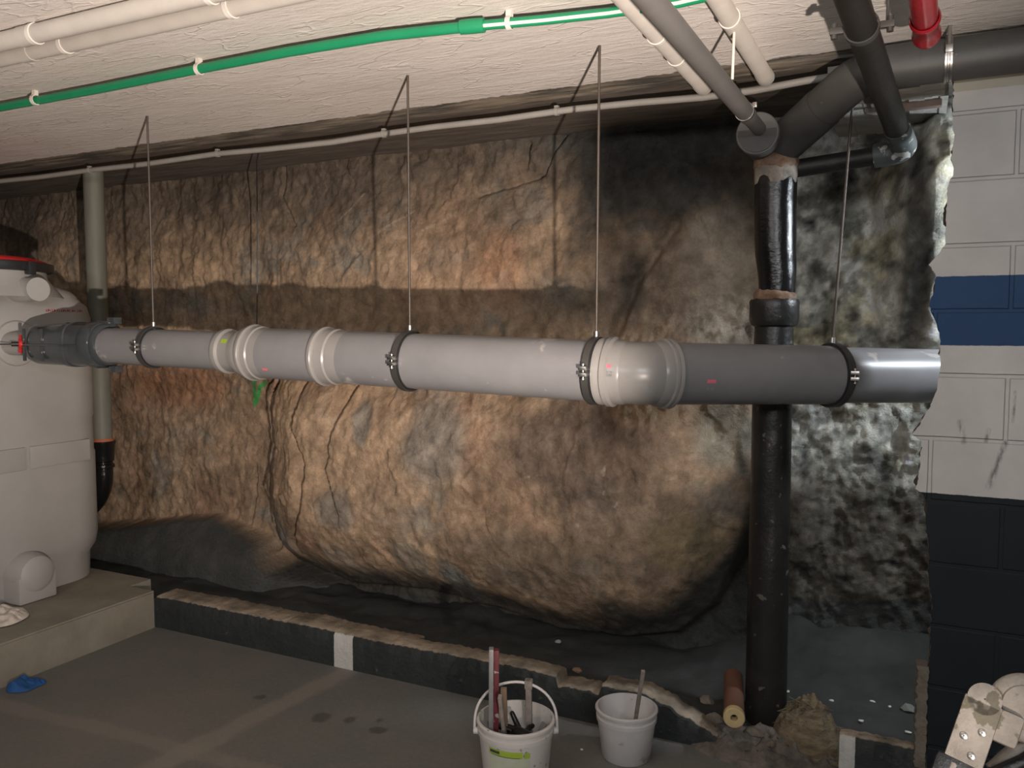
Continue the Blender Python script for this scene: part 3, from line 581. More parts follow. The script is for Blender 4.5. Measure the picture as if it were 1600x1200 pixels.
# fibre clump
p = atZ(1262, 1135, .09+FZ); wl = thing('fibre_clump', (p.x, p.y, .07+FZ), 'matted clump of brown fibre lying beside the foot of the black soil pipe', 'fibre')
o = heap('clump_core', (p.x, p.y, .05+FZ), .125, .14, .125, M['wool'], None, None, 5, .5, 44, fr=4); 
o.parent = wl; o.location = Vector(o.location)-Vector(wl.location)
for k_ in ('label', 'category'):
    if k_ in o: del o[k_]
bm = bmesh.new()
for k in range(90):
    a = random.uniform(0, 6.28); r = random.uniform(.2, 1); c0 = Vector((p.x+.10*r*math.cos(a), p.y+.11*r*math.sin(a), .055+FZ+.12*(1-r*r))); d = Vector((random.gauss(1, .5), random.gauss(0, .5), random.gauss(.1, .3))).normalized()
    L_ = random.uniform(.05, .1); w = Vector((-d.y, d.x, 0))*random.uniform(-.03, .03)
    tube(bm, [c0-d*L_/2, c0+w*.6+Vector((0, 0, .012)), c0+d*L_/2], [.0008, .002, .0008], n=5)
obj('loose_fibres', bm, M['wool'], wl, kind='stuff')
# brown tube with cream ring end
a = atZ(1147, 1122, .155+FZ); b_ = atZ(1146, 1058, .175+FZ); ax_ = (b_-a).normalized(); bt = thing('short_tube', a, 'short brown tube with a cream ring end lying beside the black soil pipe', 'tube')
bm = bmesh.new(); L_ = (b_-a).length; lathe(bm, a, ax_, [(.012, .020), (.012, .035), (L_, .035), (L_, .028), (L_*.3, .026), (.012, .020)]); obj('tube_wall', bm, M['clay'], bt)
bm = bmesh.new(); lathe(bm, a, ax_, [(.03, .012), (0, .012), (-.002, .014), (-.002, .034), (0, .0365), (.02, .0365), (.03, .033), (.03, .012)]); obj('end_ring', bm, M['cream'], bt, label='cream ring with a round hole')
# ------------------------------------------------------------------ plinth under the tank
P0 = atZ(245, 915, .19)
bm = bmesh.new(); xr = XL; box(bm, (-7, -1.5, -.1), (xr, WY-.0, .185+FZ)); box(bm, (-7, WY-.001, -.02), (xr-.18, 3.02, .185+FZ))
bmesh.ops.remove_doubles(bm, verts=bm.verts, dist=.0001)
bmesh.ops.bevel(bm, geom=[e for e in bm.edges if abs(e.verts[0].co.x-xr) < 1e-4 and abs(e.verts[1].co.x-xr) < 1e-4], offset=.008, segments=2, affect='EDGES')
struct('floor_plinth', bm, M['plinth'], smooth=30)
# ------------------------------------------------------------------ main pipe
PY = 2.5
def pz(x): return np.interp(x, [-3.25, -2.9, -1.62, -.9, -.75, .2], [1.378, 1.372, 1.338, 1.318, 1.314, 1.288])
def P(x): return Vector((x, PY, float(pz(x))))
def pxX(px): return atY(px, 570, PY).x
x160, x340, x385, x490, x925, x1000 = pxX(176), pxX(353), pxX(396), pxX(507), pxX(940), pxX(1003)
mp_ = thing('drain_pipe', P(-2)+Vector((0, 0, -.12)), 'large grey plastic drain pipe crossing the whole rock face and bending into the wall', 'pipe')
r1, r2 = .078, .098
def sec(name, a, b, prof, m, lab=None):
    d = (b-a); bm = bmesh.new(); l = d.length; lathe(bm, a, d, [(s if s >= 0 else l+s, r) for s, r in prof], n=56); return obj(name, bm, m, mp_, label=lab)
def cyl(name, a, b, r, m=None): 
    bm = bmesh.new(); tube(bm, [a, b], r, n=56, cap=False); return obj(name, bm, m or M['pp'], mp_)
cyl('pipe_section', P(x160-.03), P(x340+.02), r1)
xr0, xr1 = x340, x385
sec('reducer', P(xr0), P(xr1+.03), [(0, r1), (0, r1+.010), (.010, r1+.012), (.024, r1+.012), (.034, r1+.004), (.075, r1+.004), (.085, r1+.006), (.115, r1+.02), (.13, r2), ((P(xr1+.03)-P(xr0)).length, r2)], M['pp_ring'], 'pale grey reducer with raised rim')
def socket(x, L_=.10, r=r2):
    a = P(x); bm = bmesh.new(); lathe(bm, a, P(x+.1)-P(x-.1), [(0, r-.004), (0, r+.010), (.004, r+.013), (.016, r+.013), (.021, r+.008), (.028, r+.006), (L_*.55, r+.006), (L_*.6, r+.001), (L_, r)], n=56); return obj('socket_ring', bm, M['pp_ring'], mp_)
socket(x385, .09)
cyl('pipe_section', P(x385+.02), P(x490+.01), r2); socket(x490, .12); cyl('pipe_section', P(x490+.05), P(x925+.03), r2)
# elbow: two mitred pieces 45 degrees
E0 = P(x1000); d1 = (P(-.5)-P(-1.5)).normalized(); ang = math.radians(43); d2 = Vector((math.cos(ang), math.sin(ang), -.025)).normalized()
bm = bmesh.new()
a = P(x925); sa = (E0-a).length
lathe(bm, a, E0-a, [(0, r2-.003), (0, r2+.008), (.012, r2+.009), (.018, r2+.006), (.024, r2+.006), (.030, r2+.013), (.046, r2+.013), (.052, r2+.004), (.075, r2+.004), (.085, r2+.001), (sa-.045, r2)], n=56)
pts = [E0-d1*.045, E0-d1*.02]+[E0+d1*(-.02*(1-t))+d2*(.02*t) for t in (.5,)]+[E0+d2*.02, E0+d2*.05]
tube(bm, pts, r2, n=56, cap=False)
lathe(bm, E0+d2*.035, d2, [(0, r2), (.01, r2+.005), (.03, r2+.006), (.034, r2+.012), (.042, r2+.012), (.045, r2+.008), (.048, r2+.012), (.056, r2+.013), (.060, r2-.002)], n=56)
obj('elbow', bm, M['pp_ring'], mp_, label='bend with double raised socket rim')
t1310 = .70; e2 = E0+d2*t1310; e3 = E0+d2*1.36
cyl('pipe_section', E0+d2*.07, e2, r2, M['pp']); cyl('pipe_section', e2, e3, r2-.004, M['pp'])
# stickers on the pipe skin
def sticker(px, py, w, h, m, base_pt, axis, r, name='sticker', lab=None):
    axis = axis.normalized(); o = Vector((0, 0, HC)); rd = ray(px, py).normalized()
    # intersect ray with cylinder
    w0 = o-base_pt; A = rd-axis*rd.dot(axis); B = w0-axis*w0.dot(axis); qa = A.dot(A); qb = 2*A.dot(B); qc = B.dot(B)-r*r; t = (-qb-math.sqrt(max(qb*qb-4*qa*qc, 0)))/(2*qa)
    p = o+rd*t; s0 = (p-base_pt).dot(axis); n = (p-base_pt-axis*s0).normalized(); up = axis.cross(n); up = up if up.z > 0 else -up
    bm = bmesh.new(); vv = []
    for i in (0, 1):
        row = []
        for k in range(7):
            th = (-.5+k/6)*h/r; q_ = base_pt+axis*(s0+(-.5+i)*w)+(n*math.cos(th)+up*math.sin(th))*(r+.0008); row.append(bm.verts.new(q_))
        vv.append(row)
    for k in range(6): bm.faces.new((vv[0][k], vv[1][k], vv[1][k+1], vv[0][k+1]))
    return obj(name, bm, m, mp_, label=lab)
sticker(948, 572, .028, .010, M['pink'], P(-1), d1, r2+.0045, lab='pink sticker'); sticker(950, 584, .026, .016, M['silverlabel'], P(-1), d1, r2+.0045, lab='small printed grey label'); sticker(944, 587, .005, .005, M['print'], P(-1), d1, r2+.0052, lab='black print')
sticker(1112, 596, .03, .011, M['pink'], E0, d2, r2, lab='pink sticker'); sticker(1110, 608, .026, .014, M['silverlabel'], E0, d2, r2, lab='small printed grey label'); sticker(414, 577, .026, .010, M['pink'], P(-2.4), d1, r2, lab='pink sticker'); sticker(350, 533, .03, .018, M['limegreen'], P(-2.6), d1, r1+.004, lab='green sticker')
# hangers
def hanger(base, axis, r, top, label, off=0):
    h = thing('pipe_hanger', (base.x, base.y, base.z-r-.02), label, 'pipe hanger', 'rod hangers of the large drain pipe')
    axis = axis.normalized(); bm = bmesh.new(); lathe(bm, base-axis*.016, axis, [(0, r+.002), (0, r+.007), (.032, r+.007), (.032, r+.002), (0, r+.002)], n=56)
    bm2 = bmesh.new(); lathe(bm2, base-axis*.011, axis, [(0, r+.006), (0, r+.011), (.022, r+.011), (.022, r+.006)], n=56); band_ = obj('clamp_band', bm2, M['darksteel'], h); obj('rubber_lining', bm, M['black'], band_)
    side = axis.cross(Vector((0, 0, 1))).normalized(); side = side if side.y < 0 else -side
    c = base+side*(r+.018)+Vector((0, 0, .004)); bm = bmesh.new(); box(bm, c-Vector((.013, .012, .016)), c+Vector((.013, .012, -.004)), bevel=.002); box(bm, c-Vector((.013, .012, -.004)), c+Vector((.013, .012, .016)), bevel=.002)
    obj('clamp_lug', bm, M['zinc'], band_)
    bm = bmesh.new(); lathe(bm, c+Vector((0, 0, -.026)), (0, 0, 1), [(0, .001), (0, .006), (.006, .006), (.006, .003), (.045, .003), (.045, .006), (.05, .006), (.05, .001)], n=12); obj('bolt', bm, M['zinc'], band_)
    bm = bmesh.new(); tp = base+Vector((0, 0, r+.010)); lathe(bm, tp, (0, 0, 1), [(0, .001), (0, .009), (.018, .009), (.018, .004)], n=12); bm2 = bmesh.new(); tube(bm2, [tp, Vector((base.x+off, base.y, CZ-.001))], .0044, n=10); rd_ = obj('threaded_rod', bm2, M['rod'], h); obj('rod_nut', bm, M['zinc'], rd_)
    return h
for px_rod, lab in ((235, 'threaded rod and clamp holding the thin left part of the drain pipe, nearest the tank'), (639, 'threaded rod and clamp around the middle of the drain pipe'), (933, 'threaded rod and clamp just left of the pipe bend')):
    x = atY(px_rod, 350, PY).x; hanger(P(x), d1, r1 if px_rod < 300 else r2, None, lab, .004 if px_rod > 900 else 0)
hanger(e2+d2*.0, d2, r2, None, 'threaded rod and clamp at the right, past the black soil pipe', .05)
# ------------------------------------------------------------------ backwater valve on the tank outlet
vx0, vx1 = pxX(56), pxX(168); vz = float(pz(vx1))+.003; vt = thing('backwater_valve', (vx1, PY, vz-.10), 'dark grey plastic valve box between the tank and the drain pipe', 'valve')
bm = bmesh.new(); hb = .092; prof = [(vx0, .03), (vx0+.01, .062), (vx0+.035, .082), (vx0+.08, .092), (vx0+.28, .095), (vx0+.285, .10), (vx0+.31, .10), (vx0+.315, .095), (vx1, .095)]
rings = []
for x, r in prof:
    ring = []
    for k in range(40):
        a = 2*math.pi*k/40; ca_, sa_ = math.cos(a), math.sin(a); p4 = 3.2; s = (abs(ca_)**p4+abs(sa_)**p4)**(-1/p4)
        ring.append(bm.verts.new((x, PY+ca_*s*r*.9, vz+sa_*s*r)))
    rings.append(ring)
for a_, b2 in zip(rings, rings[1:]):
    for k in range(40): bm.faces.new((a_[k], a_[(k+1) % 40], b2[(k+1) % 40], b2[k]))
bm.faces.new(rings[0]); bm.faces.new(rings[-1][::-1]); obj('valve_body', bm, M['valve'], vt)
bm = bmesh.new(); lathe(bm, (vx1-.06, PY, vz), (1, 0, 0), [(0, r1+.026), (.05, r1+.024), (.06, r1+.016), (.075, r1+.016), (.085, r1+.010), (.085, r1)], n=48); obj('outlet_collar', bm, M['valve'], vt)
for i, (x, a0) in enumerate(((vx0+.05, 0), (vx0+.17, 0))):
    bm = bmesh.new(); box(bm, (x-.004, PY-.092, vz-.075), (x+.004, PY-.078, vz-.008), bevel=.002); box(bm, (x-.004, PY-.092, vz+.008), (x+.004, PY-.078, vz+.07), bevel=.002); obj('rib', bm, M['valve'], vt)
bm = bmesh.new(); box(bm, (vx0+.05, PY-.094, vz-.006), (vx1-.05, PY-.080, vz+.002), bevel=.002); obj('seam', bm, M['valve'], vt)
for s_, yy in ((1, .105), (-1, .105)):
    bm = bmesh.new(); box(bm, (vx1+.03, PY-.02, vz+s_*yy-.014), (vx1+.075, PY+.02, vz+s_*yy+.014), bevel=.003); box(bm, (vx1-.05, PY-.015, vz+s_*.09-.006), (vx1+.04, PY+.015, vz+s_*.1+.004)); obj('latch', bm, M['valve'], vt)
kx = pxX(47); bm = bmesh.new(); kc = Vector((vx0-.004, PY-.05, vz))
lathe(bm, kc+Vector((.0, 0, 0)), (-.6, -.8, 0), [(0, .001), (0, .024), (.012, .026), (.02, .022), (.02, .001)], n=20)
for s_ in (1, -1): box(bm, (-.009, -.010, 0), (.009, .010, .042), bevel=.004, M=along(kc+Vector((-.006, -.008, 0)), kc+Vector((-.006+.006*s_, -.008, s_*.05))))
obj('red_handle', bm, M['red'], vt, label='red wing handle')
bm = bmesh.new(); tube(bm, [kc, kc+Vector((-.03, -.04, 0))], .011, n=14); obj('stem_nut', bm, M['black'], vt); bm = bmesh.new(); tube(bm, [kc, kc+Vector((-.42, -.34, -.005))], .0035, n=8); obj('stem', bm, M['darksteel'], vt)
# ------------------------------------------------------------------ tank
TX1, TX0, TY0, TY1 = -3.85, -5.3, 1.9, 3.045; tk = thing('separator_tank', ((TX0+TX1)/2, (TY0+TY1)/2, .185+FZ), 'large grey plastic separator tank standing on the concrete plinth at left', 'tank')
def rrect(ins, z, rc=.22, n=10):
    x0, x1, y0, y1 = TX0+ins, TX1-ins, TY0+ins, TY1-ins; r = max(rc-ins*.3, .05); out = []
    for cx_, cy_, a0 in ((x1-r, y1-r, 0), (x0+r, y1-r, 90), (x0+r, y0+r, 180), (x1-r, y0+r, 270)):
        for k in range(n+1):
            a = math.radians(a0+90*k/n); out.append(Vector((cx_+r*math.cos(a), cy_+r*math.sin(a), z)))
    return out
bm = bmesh.new(); rs = [[bm.verts.new(p) for p in rrect(i, z)] for i, z in ((.035, .187+FZ), (.03, .27), (.008, .315), (0, .37), (0, .80), (.004, .81), (.004, .985), (0, .995), (0, 1.50), (.012, 1.56), (.045, 1.60), (.05, 1.615), (.07, 1.64), (.14, 1.675), (.30, 1.70))]
for a_, b2 in zip(rs, rs[1:]):
    for k in range(len(a_)): bm.faces.new((a_[k], a_[(k+1) % len(a_)], b2[(k+1) % len(a_)], b2[k]))
bm.faces.new(rs[0][::-1]); bm.faces.new(rs[-1]); obj('tank_body', bm, M['tank'], tk, smooth=50)
for ya, yb in ((1.95, 2.555), (2.575, 2.90)):
    bm = bmesh.new(); zc = atX(70, 712, TX1).z; box(bm, (TX1-.02, ya, zc-.055), (TX1+.008, yb, zc+.055), bevel=.006); obj('raised_band', bm, M['tank'], tk)
bm = bmesh.new(); lathe(bm, (TX1-.15, atX(25, 545, TX1).y, vz), (1, 0, 0), [(0, .108), (.158, .108), (.165, .104), (.168, .095), (.17, .05), (.17, .001)], n=40); obj('outlet_boss', bm, M['tank'], tk)
bm = bmesh.new(); tube(bm, [(TX1-.02, PY, vz), (vx0+.02, PY, vz)], .055, n=28); obj('outlet_stub', bm, M['tank'], tk)
fp = atX(58, 890, TX1+.08); bm = bmesh.new(); lathe(bm, (TX1-.15, fp.y, fp.z-.02), (1, 0, 0), [(0, .10), (.20, .098), (.235, .085), (.25, .06), (.252, .001)], n=36)
box(bm, (TX1-.15, fp.y-.095, .187+FZ), (TX1+.085, fp.y+.095, fp.z-.02), bevel=.01); obj('foot', bm, M['tank'], tk)
lc = Vector((-4.13, 2.50, 0)); LZ = 1.735
bm = bmesh.new(); lathe(bm, lc+Vector((0, 0, 1.60)), (0, 0, 1), [(0, .40), (.04, .37), (.09, .33), (.135, .325)], n=56, cap=False); obj('neck', bm, M['tank'], tk)
bm = bmesh.new(); lathe(bm, lc+Vector((0, 0, LZ-.012)), (0, 0, 1), [(0, .30), (0, .348), (.006, .356), (.03, .36), (.042, .358), (.045, .34), (.045, .3)], n=64); obj('lid_rim', bm, M['black'], tk, label='black lid rim')
for k in range(3):
    a = math.radians(20+k*120-10); q_ = lc+Vector((.365*math.cos(a), .365*math.sin(a), LZ)); bm = bmesh.new(); box(bm, q_-Vector((.018, .018, .03)), q_+Vector((.018, .018, .03)), bevel=.004); obj('lid_clip', bm, M['black'], tk)
bm = bmesh.new(); lathe(bm, lc+Vector((0, 0, LZ+.03)), (0, 0, 1), [(0, .335), (.012, .325), (.028, .27), (.035, .2), (.037, .001)], n=64); obj('lid', bm, M['red'], tk, label='red lid')
sp = atX(60, 452, -3.70); sd_ = Vector((1, -.10, 0)).normalized(); bm = bmesh.new(); lathe(bm, sp-sd_*.24, sd_, [(0, .058), (.16, .058), (.165, .055), (.24, .055), (.24, .001)], n=36); obj('inlet_spigot', bm, M['tank'], tk, label='capped round spigot')
bm = bmesh.new(); zt_ = atX(92, 487, TX1).z; yy = atX(72, 487, TX1).y; random.seed(3)   # unreadable small red lettering
for w_ in (5, 7, 2, 3):
    for k in range(w_):
        h_ = random.choice((.010, .012, .012)); box(bm, (TX1, yy, zt_), (TX1+.0015, yy+.0022, zt_+h_)); 
        if random.random() < .6: box(bm, (TX1, yy, zt_+random.choice((0, .005, .009))), (TX1+.0015, yy+.007, zt_+.0115 if random.random() < .0 else zt_+.003))
        yy += .0105
    yy += .008
obj('red_lettering', bm, M['redink'], tk, label='small red lettering')
# ------------------------------------------------------------------ vertical pipe behind the tank with black trap
VY = 3.25; v0 = atY(160, 690, VY); vp = thing('downpipe', (v0.x, VY, v0.z-.35), 'grey-green vertical pipe against the rock right of the tank, with a black trap', 'pipe')
bm = bmesh.new(); tube(bm, [(v0.x, VY, v0.z-.02), (v0.x, VY, CZ+.002)], .054, n=32); obj('pipe_section', bm, M['gpipe'], vp)
bm = bmesh.new(); lathe(bm, (v0.x, VY, v0.z-.01), (0, 0, 1), [(0, .05), (0, .062), (.02, .060), (.03, .055), (.03, .05)], n=32); obj('gasket', bm, M['orange'], vp, label='orange rubber gasket')
bm = bmesh.new(); lathe(bm, (v0.x, VY, v0.z-.12), (0, 0, 1), [(0, .050), (.01, .060), (.10, .065), (.112, .070), (.125, .070), (.125, .055)], n=32)
tube(bm, bend([(v0.x, VY, v0.z-.10), (v0.x, VY, v0.z-.28), (v0.x-.14, VY, v0.z-.42), (v0.x-.5, VY, v0.z-.5)], .1), .052, n=28)
lathe(bm, (v0.x, VY, v0.z-.155), (0, 0, 1), [(0, .052), (.006, .062), (.022, .062), (.03, .052)], n=32); obj('trap', bm, M['iron_gloss'], vp, label='glossy black trap')
p_ = Vector((v0.x-.03, VY-.055, v0.z-.19)); bm = bmesh.new(); box(bm, p_-Vector((.014, .02, .012)), p_+Vector((.014, .012, .012)), bevel=.003); obj('clamp_bolt', bm, M['zinc'], vp)
# ------------------------------------------------------------------ black soil stack
SY = 3.08; sx = atY(1205, 700, SY).x
def sz(y): return atY(1205, y, SY).z
st = thing('soil_pipe', (sx, SY, .04), 'thick black cast iron soil pipe standing in front of the rock, with a hub collar', 'pipe')
bm = bmesh.new(); lathe(bm, (sx, SY, 0), (0, 0, 1), [(-.03, .060), (-.03, .074), (.4, .072), (.8, .070), (1.2, .069), (sz(510), .067), (sz(500), .066)], n=40); obj('lower_pipe', bm, M['iron'], st)
bm = bmesh.new(); lathe(bm, (sx, SY, 0), (0, 0, 1), [(sz(511), .066), (sz(508), .080), (sz(500), .085), (sz(480), .085), (sz(472), .086), (sz(468), .082), (sz(468), .06)], n=40); obj('hub_socket', bm, M['iron'], st)
bm = bmesh.new(); rr = []
lathe(bm, (sx, SY, 0), (0, 0, 1), [(sz(470), .06), (sz(470), .072), (sz(464), .074), (sz(459), .068), (sz(455), .06)], n=48)
for v in bm.verts: v.co.z += .010*float(vnoise(np.array(math.atan2(v.co.y-SY, v.co.x-sx)*5+20), np.array(4.4)))
obj('joint_mortar', bm, M['rust'], st, label='rusty mortar ring')
bm = bmesh.new(); tp = [(460, .062, .008), (440, .064, .008), (420, .067, .006), (395, .070, 0), (370, .0715, -.002), (330, .0715, -.004), (290, .072, -.004), (260, .071, -.004), (250, .068, -.003)]
tube(bm, [(sx+dx, SY, sz(y)) for y, r, dx in tp], [r for y, r, dx in tp], n=44); obj('upper_pipe', bm, M['iron_gloss'], st)
bm = bmesh.new(); rgs = lathe(bm, (sx-.004, SY, 0), (0, 0, 1), [(sz(300), .0718), (sz(285), .0732), (sz(262), .0738), (sz(254), .072)], n=64)
for k, v in enumerate(rgs[0]): v.co.z += .13*abs(float(vnoise(np.array(k*.22), np.array(2.7)))-.15)
for k, v in enumerate(rgs[1]): v.co.z += .03*abs(float(vnoise(np.array(k*.22), np.array(2.7)))-.15)
obj('lime_stain', bm, M['lime'], st, label='pale lime and rust crust')
bm = bmesh.new(); lathe(bm, (sx-.004, SY, 0), (0, 0, 1), [(sz(268), .072), (sz(262), .078), (sz(246), .074), (sz(240), .066)], n=64)
for v in bm.verts: v.co.z += .016*float(vnoise(np.array(math.atan2(v.co.y-SY, v.co.x-sx)*4+20), np.array(v.co.z*20)))-.006
obj('joint_mortar', bm, M['rust'], st, label='rusty mortar ring')
# grey PVC branch fitting + big overhead pipe
rb = .062; zf = sz(222); cap_c = atY(1183, 208, 2.93); br = thing('overhead_drain', (sx, SY, zf-.1), 'dark grey pipe with a branch fitting, running right under the ceiling', 'pipe')
bm = bmesh.new(); tube(bm, [(sx-.002, SY, sz(253)), (sx-.002, SY, sz(238)), (sx-.003, SY, zf+.05)], [.068, .069, .066], n=40); tube(bm, [(cap_c.x, cap_c.y, cap_c.z), (cap_c.x, SY-.02, cap_c.z-.01), (sx, SY+.03, zf)], .064, n=40); lathe(bm, (sx-.003, SY, zf+.05), (0, 0, 1), [(0, .066), (.02, .055), (.03, .001)], n=40)
obj('branch_fitting', bm, M['pvc'], br)
bm = bmesh.new(); lathe(bm, cap_c+Vector((0, .004, 0)), (0, -1, 0), [(-.05, .071), (0, .071), (.003, .068), (.003, .001)], n=44); obj('end_plug', bm, M['pvc_lt'], br, label='round grey plug facing the room')
B0 = Vector((sx+.01, SY-.01, zf-.02)); B1 = Vector((-.175, 2.86, 2.252)); B2 = Vector((2.99, 2.79, 2.262))
bm = bmesh.new(); dd = (B1-B0); tube(bm, [B0, B0+dd*.55], .070, n=40); obj('branch_socket', bm, M['pvc'], br)
bm = bmesh.new(); pts = bend([B0+dd*.5, B1, B1+(B2-B1).normalized()*.16], .08, 8); tube(bm, pts, .0665, n=40); obj('elbow', bm, M['pvc'], br)
bm = bmesh.new(); tube(bm, [B1+(B2-B1).normalized()*.10, B2], .0625, n=40, cap=False); obj('pipe_section', bm, M['pvc'], br)
hc = B1+(B2-B1)*((.06-B1.x)/(B2.x-B1.x)); hg = thing('pipe_clamp', (hc.x, hc.y, hc.z-.07), 'shiny steel clamp holding the overhead grey pipe beside the red pipe end', 'clamp')
bm = bmesh.new(); lathe(bm, hc-Vector((.010, 0, 0)), (1, 0, 0), [(0, .0625), (0, .067), (.006, .067), (.008, .065), (.012, .065), (.014, .067), (.020, .067), (.020, .0625)], n=48); obj('clamp_band', bm, M['zinc'], hg)
bm = bmesh.new(); box(bm, hc+Vector((-.010, -.085, .0)), hc+Vector((.010, -.062, .022)), bevel=.002); tube(bm, [hc+Vector((0, -.075, .0)), hc+Vector((0, -.075, CZ-hc.z))], .005, n=8); obj('clamp_lug', bm, M['zinc'], hg)
# slim grey waste pipe into the plug
gp0 = atD(1012, -60, 1.60); gp0.x = cap_c.x+.0; gp = thing('slim_waste_pipe', (cap_c.x, 2.3, 2.05), 'slim dark grey waste pipe dropping from the ceiling into the round plug', 'pipe')
G1 = Vector((cap_c.x+.006, cap_c.y+.01, cap_c.z+.014)); G0 = atD(1010, -8, 1.66); Gd = (G0-G1); G00 = G1+Gd*2.2; Gm = G1+Gd*.16
bm = bmesh.new(); tube(bm, [G1, Gm], .0235, n=30); obj('pipe_section', bm, M['pvc_lt'], gp)
bm = bmesh.new(); tube(bm, [Gm, G00], .0275, n=30); obj('pipe_section', bm, M['pvc_lt'], gp)
gq = G1+Gd*.20; bm = bmesh.new(); lathe(bm, gq, Gd, [(0, .0275), (0, .0295), (.012, .0295), (.012, .0275)], n=30); box(bm, gq+Vector((.022, -.006, .010)), gq+Vector((.036, .008, .026)), bevel=.002); obj('clip', bm, M['zinc'], gp)
hq = G1+Gd*.42; wr = thing('white_hanger_rod', (hq.x+.012, hq.y, hq.z), 'thin white rod hanging from the ceiling to the slim grey pipe', 'rod'); bm = bmesh.new(); tube(bm, [Vector((hq.x+.018, hq.y, hq.z+.024)), Vector((hq.x+.022, hq.y, CZ+.003))], .0042, n=10); obj('rod', bm, M['clipw'], wr)
# dark pipe coming toward the viewer on the right with its side pipe
D1 = Vector((atY(1408, 200, 3.08).x, 3.08, 2.075)); D0 = atD(1328, -10, 1.84); dk = thing('brown_black_pipe', (D1.x, 3.0, 2.0), 'dirty brown-black pipe coming from above and joining the soil pipe by a side arm', 'pipe')
Dd = (D0-D1); bm = bmesh.new(); tube(bm, [D1+Dd*.06, D1+Dd*1.0, D1+Dd*2.0], .036, n=32); obj('pipe_section', bm, M['brownpipe'], dk)
E1 = Vector((D1.x+.01, 3.10, 2.035)); bm = bmesh.new(); tube(bm, bend([D1+Dd*.12, E1+Vector((.008, -.01, .006)), E1+Vector((-.09, 0, -.002))], .05, 8), .040, n=32); obj('elbow', bm, M['pvcsock'], dk, label='pale crusted grey elbow')
bm = bmesh.new(); tube(bm, [E1+Vector((-.06, 0, 0)), Vector((sx+.06, 3.10, 2.012))], .031, n=28); obj('side_arm', bm, M['brownpipe'], dk)
cq = D1+Dd*.83; cl_ = thing('black_pipe_clamp', cq-Vector((0, 0, .06)), 'dark bolted clamp around the brown-black pipe near the top edge', 'clamp')
bm = bmesh.new(); lathe(bm, cq, Dd, [(-.009, .037), (-.009, .041), (.009, .041), (.009, .037)], n=32); obj('clamp_band', bm, M['darksteel'], cl_)
for s_ in (-1, 1):
    c0 = cq+Vector((s_*.056, 0, 0)); bm = bmesh.new(); box(bm, c0-Vector((.016, .008, .008)), c0+Vector((.016, .008, .008)), bevel=.002); lathe(bm, c0+Vector((s_*.006, 0, -.018)), (0, 0, 1), [(0, .001), (0, .008), (.036, .008), (.036, .001)], n=10); obj('clamp_bolt', bm, M['darksteel'], cl_)
bm = bmesh.new(); tube(bm, [cq+Vector((.056, 0, 0)), Vector((cq.x+.056, cq.y, CZ))], .004, n=8); obj('clamp_rod', bm, M['darksteel'], cl_)
# red pipe end
r1_ = atD(1448, 58, 2.12); rp = thing('red_pipe', (r1_.x, r1_.y, r1_.z-.04), 'glossy red pipe end with a flared collar under the ceiling at right', 'pipe'); ra = (atD(1440, -20, 1.75)-r1_); ra_n = ra.normalized()
bm = bmesh.new(); tube(bm, [r1_+ra_n*.05, r1_+ra*1.8], .029, n=28); obj('pipe_section', bm, M['redpipe'], rp)
bm = bmesh.new(); lathe(bm, r1_, ra_n, [(0, .020), (0, .030), (.012, .032), (.022, .034), (.034, .034), (.05, .0305), (.15, .0295), (.16, .034), (.18, .035), (.19, .031)], n=36); obj('collar', bm, M['redpipe'], rp)
# ------------------------------------------------------------------ ceiling conduits
def clip(parent, c, d, r, tall=True, m=None):
    d = d.normalized(); bm = bmesh.new(); lathe(bm, c-d*.007, d, [(0, r), (0, r+.0035), (.014, r+.0035), (.014, r)], n=28)
    sd2 = d.cross(Vector((0, 0, 1))).normalized(); box(bm, c-Vector((.008, .008, 0))+Vector((0, 0, r)), c+Vector((.008, .008, CZ-c.z-.001 if tall else r+.008))); obj('clip', bm, m or M['clipw'], parent)
cr = .0265
for (xc, ye, lab, clips) in ((-.700, atZ(1092, 137, CZ-.03).y, 'pale grey conduit on the ceiling ending left of the slim grey pipe', (2.40, 2.62)), (-.485, atZ(1187, 122, CZ-.03).y, 'pale grey conduit on the ceiling ending right of the slim grey pipe', (2.36,))):
    t = thing('ceiling_conduit', (xc, 2.2, CZ-.06), lab, 'conduit', 'open-ended conduits on the ceiling'); bm = bmesh.new(); z = CZ-.031; lathe(bm, (xc, 0.2, z), (0, 1, 0), [(0, cr), (ye-.2-.06, cr), (ye-.2-.055, cr+.0025), (ye-.2, cr+.0025), (ye-.2, cr-.002), (ye-.2-.1, cr-.003)], n=32); obj('conduit_tube', bm, M['conduit'], t)
    for y in clips: clip(t, Vector((xc, y, z)), Vector((0, 1, 0)), cr)
for (y, lab, clips) in ((atZ(0, 66, CZ-.031).y, 'pale conduit on the ceiling at top left, the one nearer the top corner', (55, 330)), (atZ(0, 91, CZ-.031).y, 'pale conduit on the ceiling at top left, the lower of the two', (102, 362))):
    t = thing('ceiling_conduit', (-1.5, y, CZ-.06), lab, 'conduit', 'parallel conduits at top left'); bm = bmesh.new(); z = CZ-.031; tube(bm, [(-6.8, y, z), (-.8, y, z)], cr, n=32); lathe(bm, (atY(35, 80, y).x, y, z), (1, 0, 0), [(0, cr), (0, cr+.002), (.05, cr+.002), (.05, cr)], n=32); obj('conduit_tube', bm, M['conduit'], t)
    for cpx in clips: clip(t, Vector((atY(cpx, 40, y).x, y, z)), Vector((1, 0, 0)), cr)
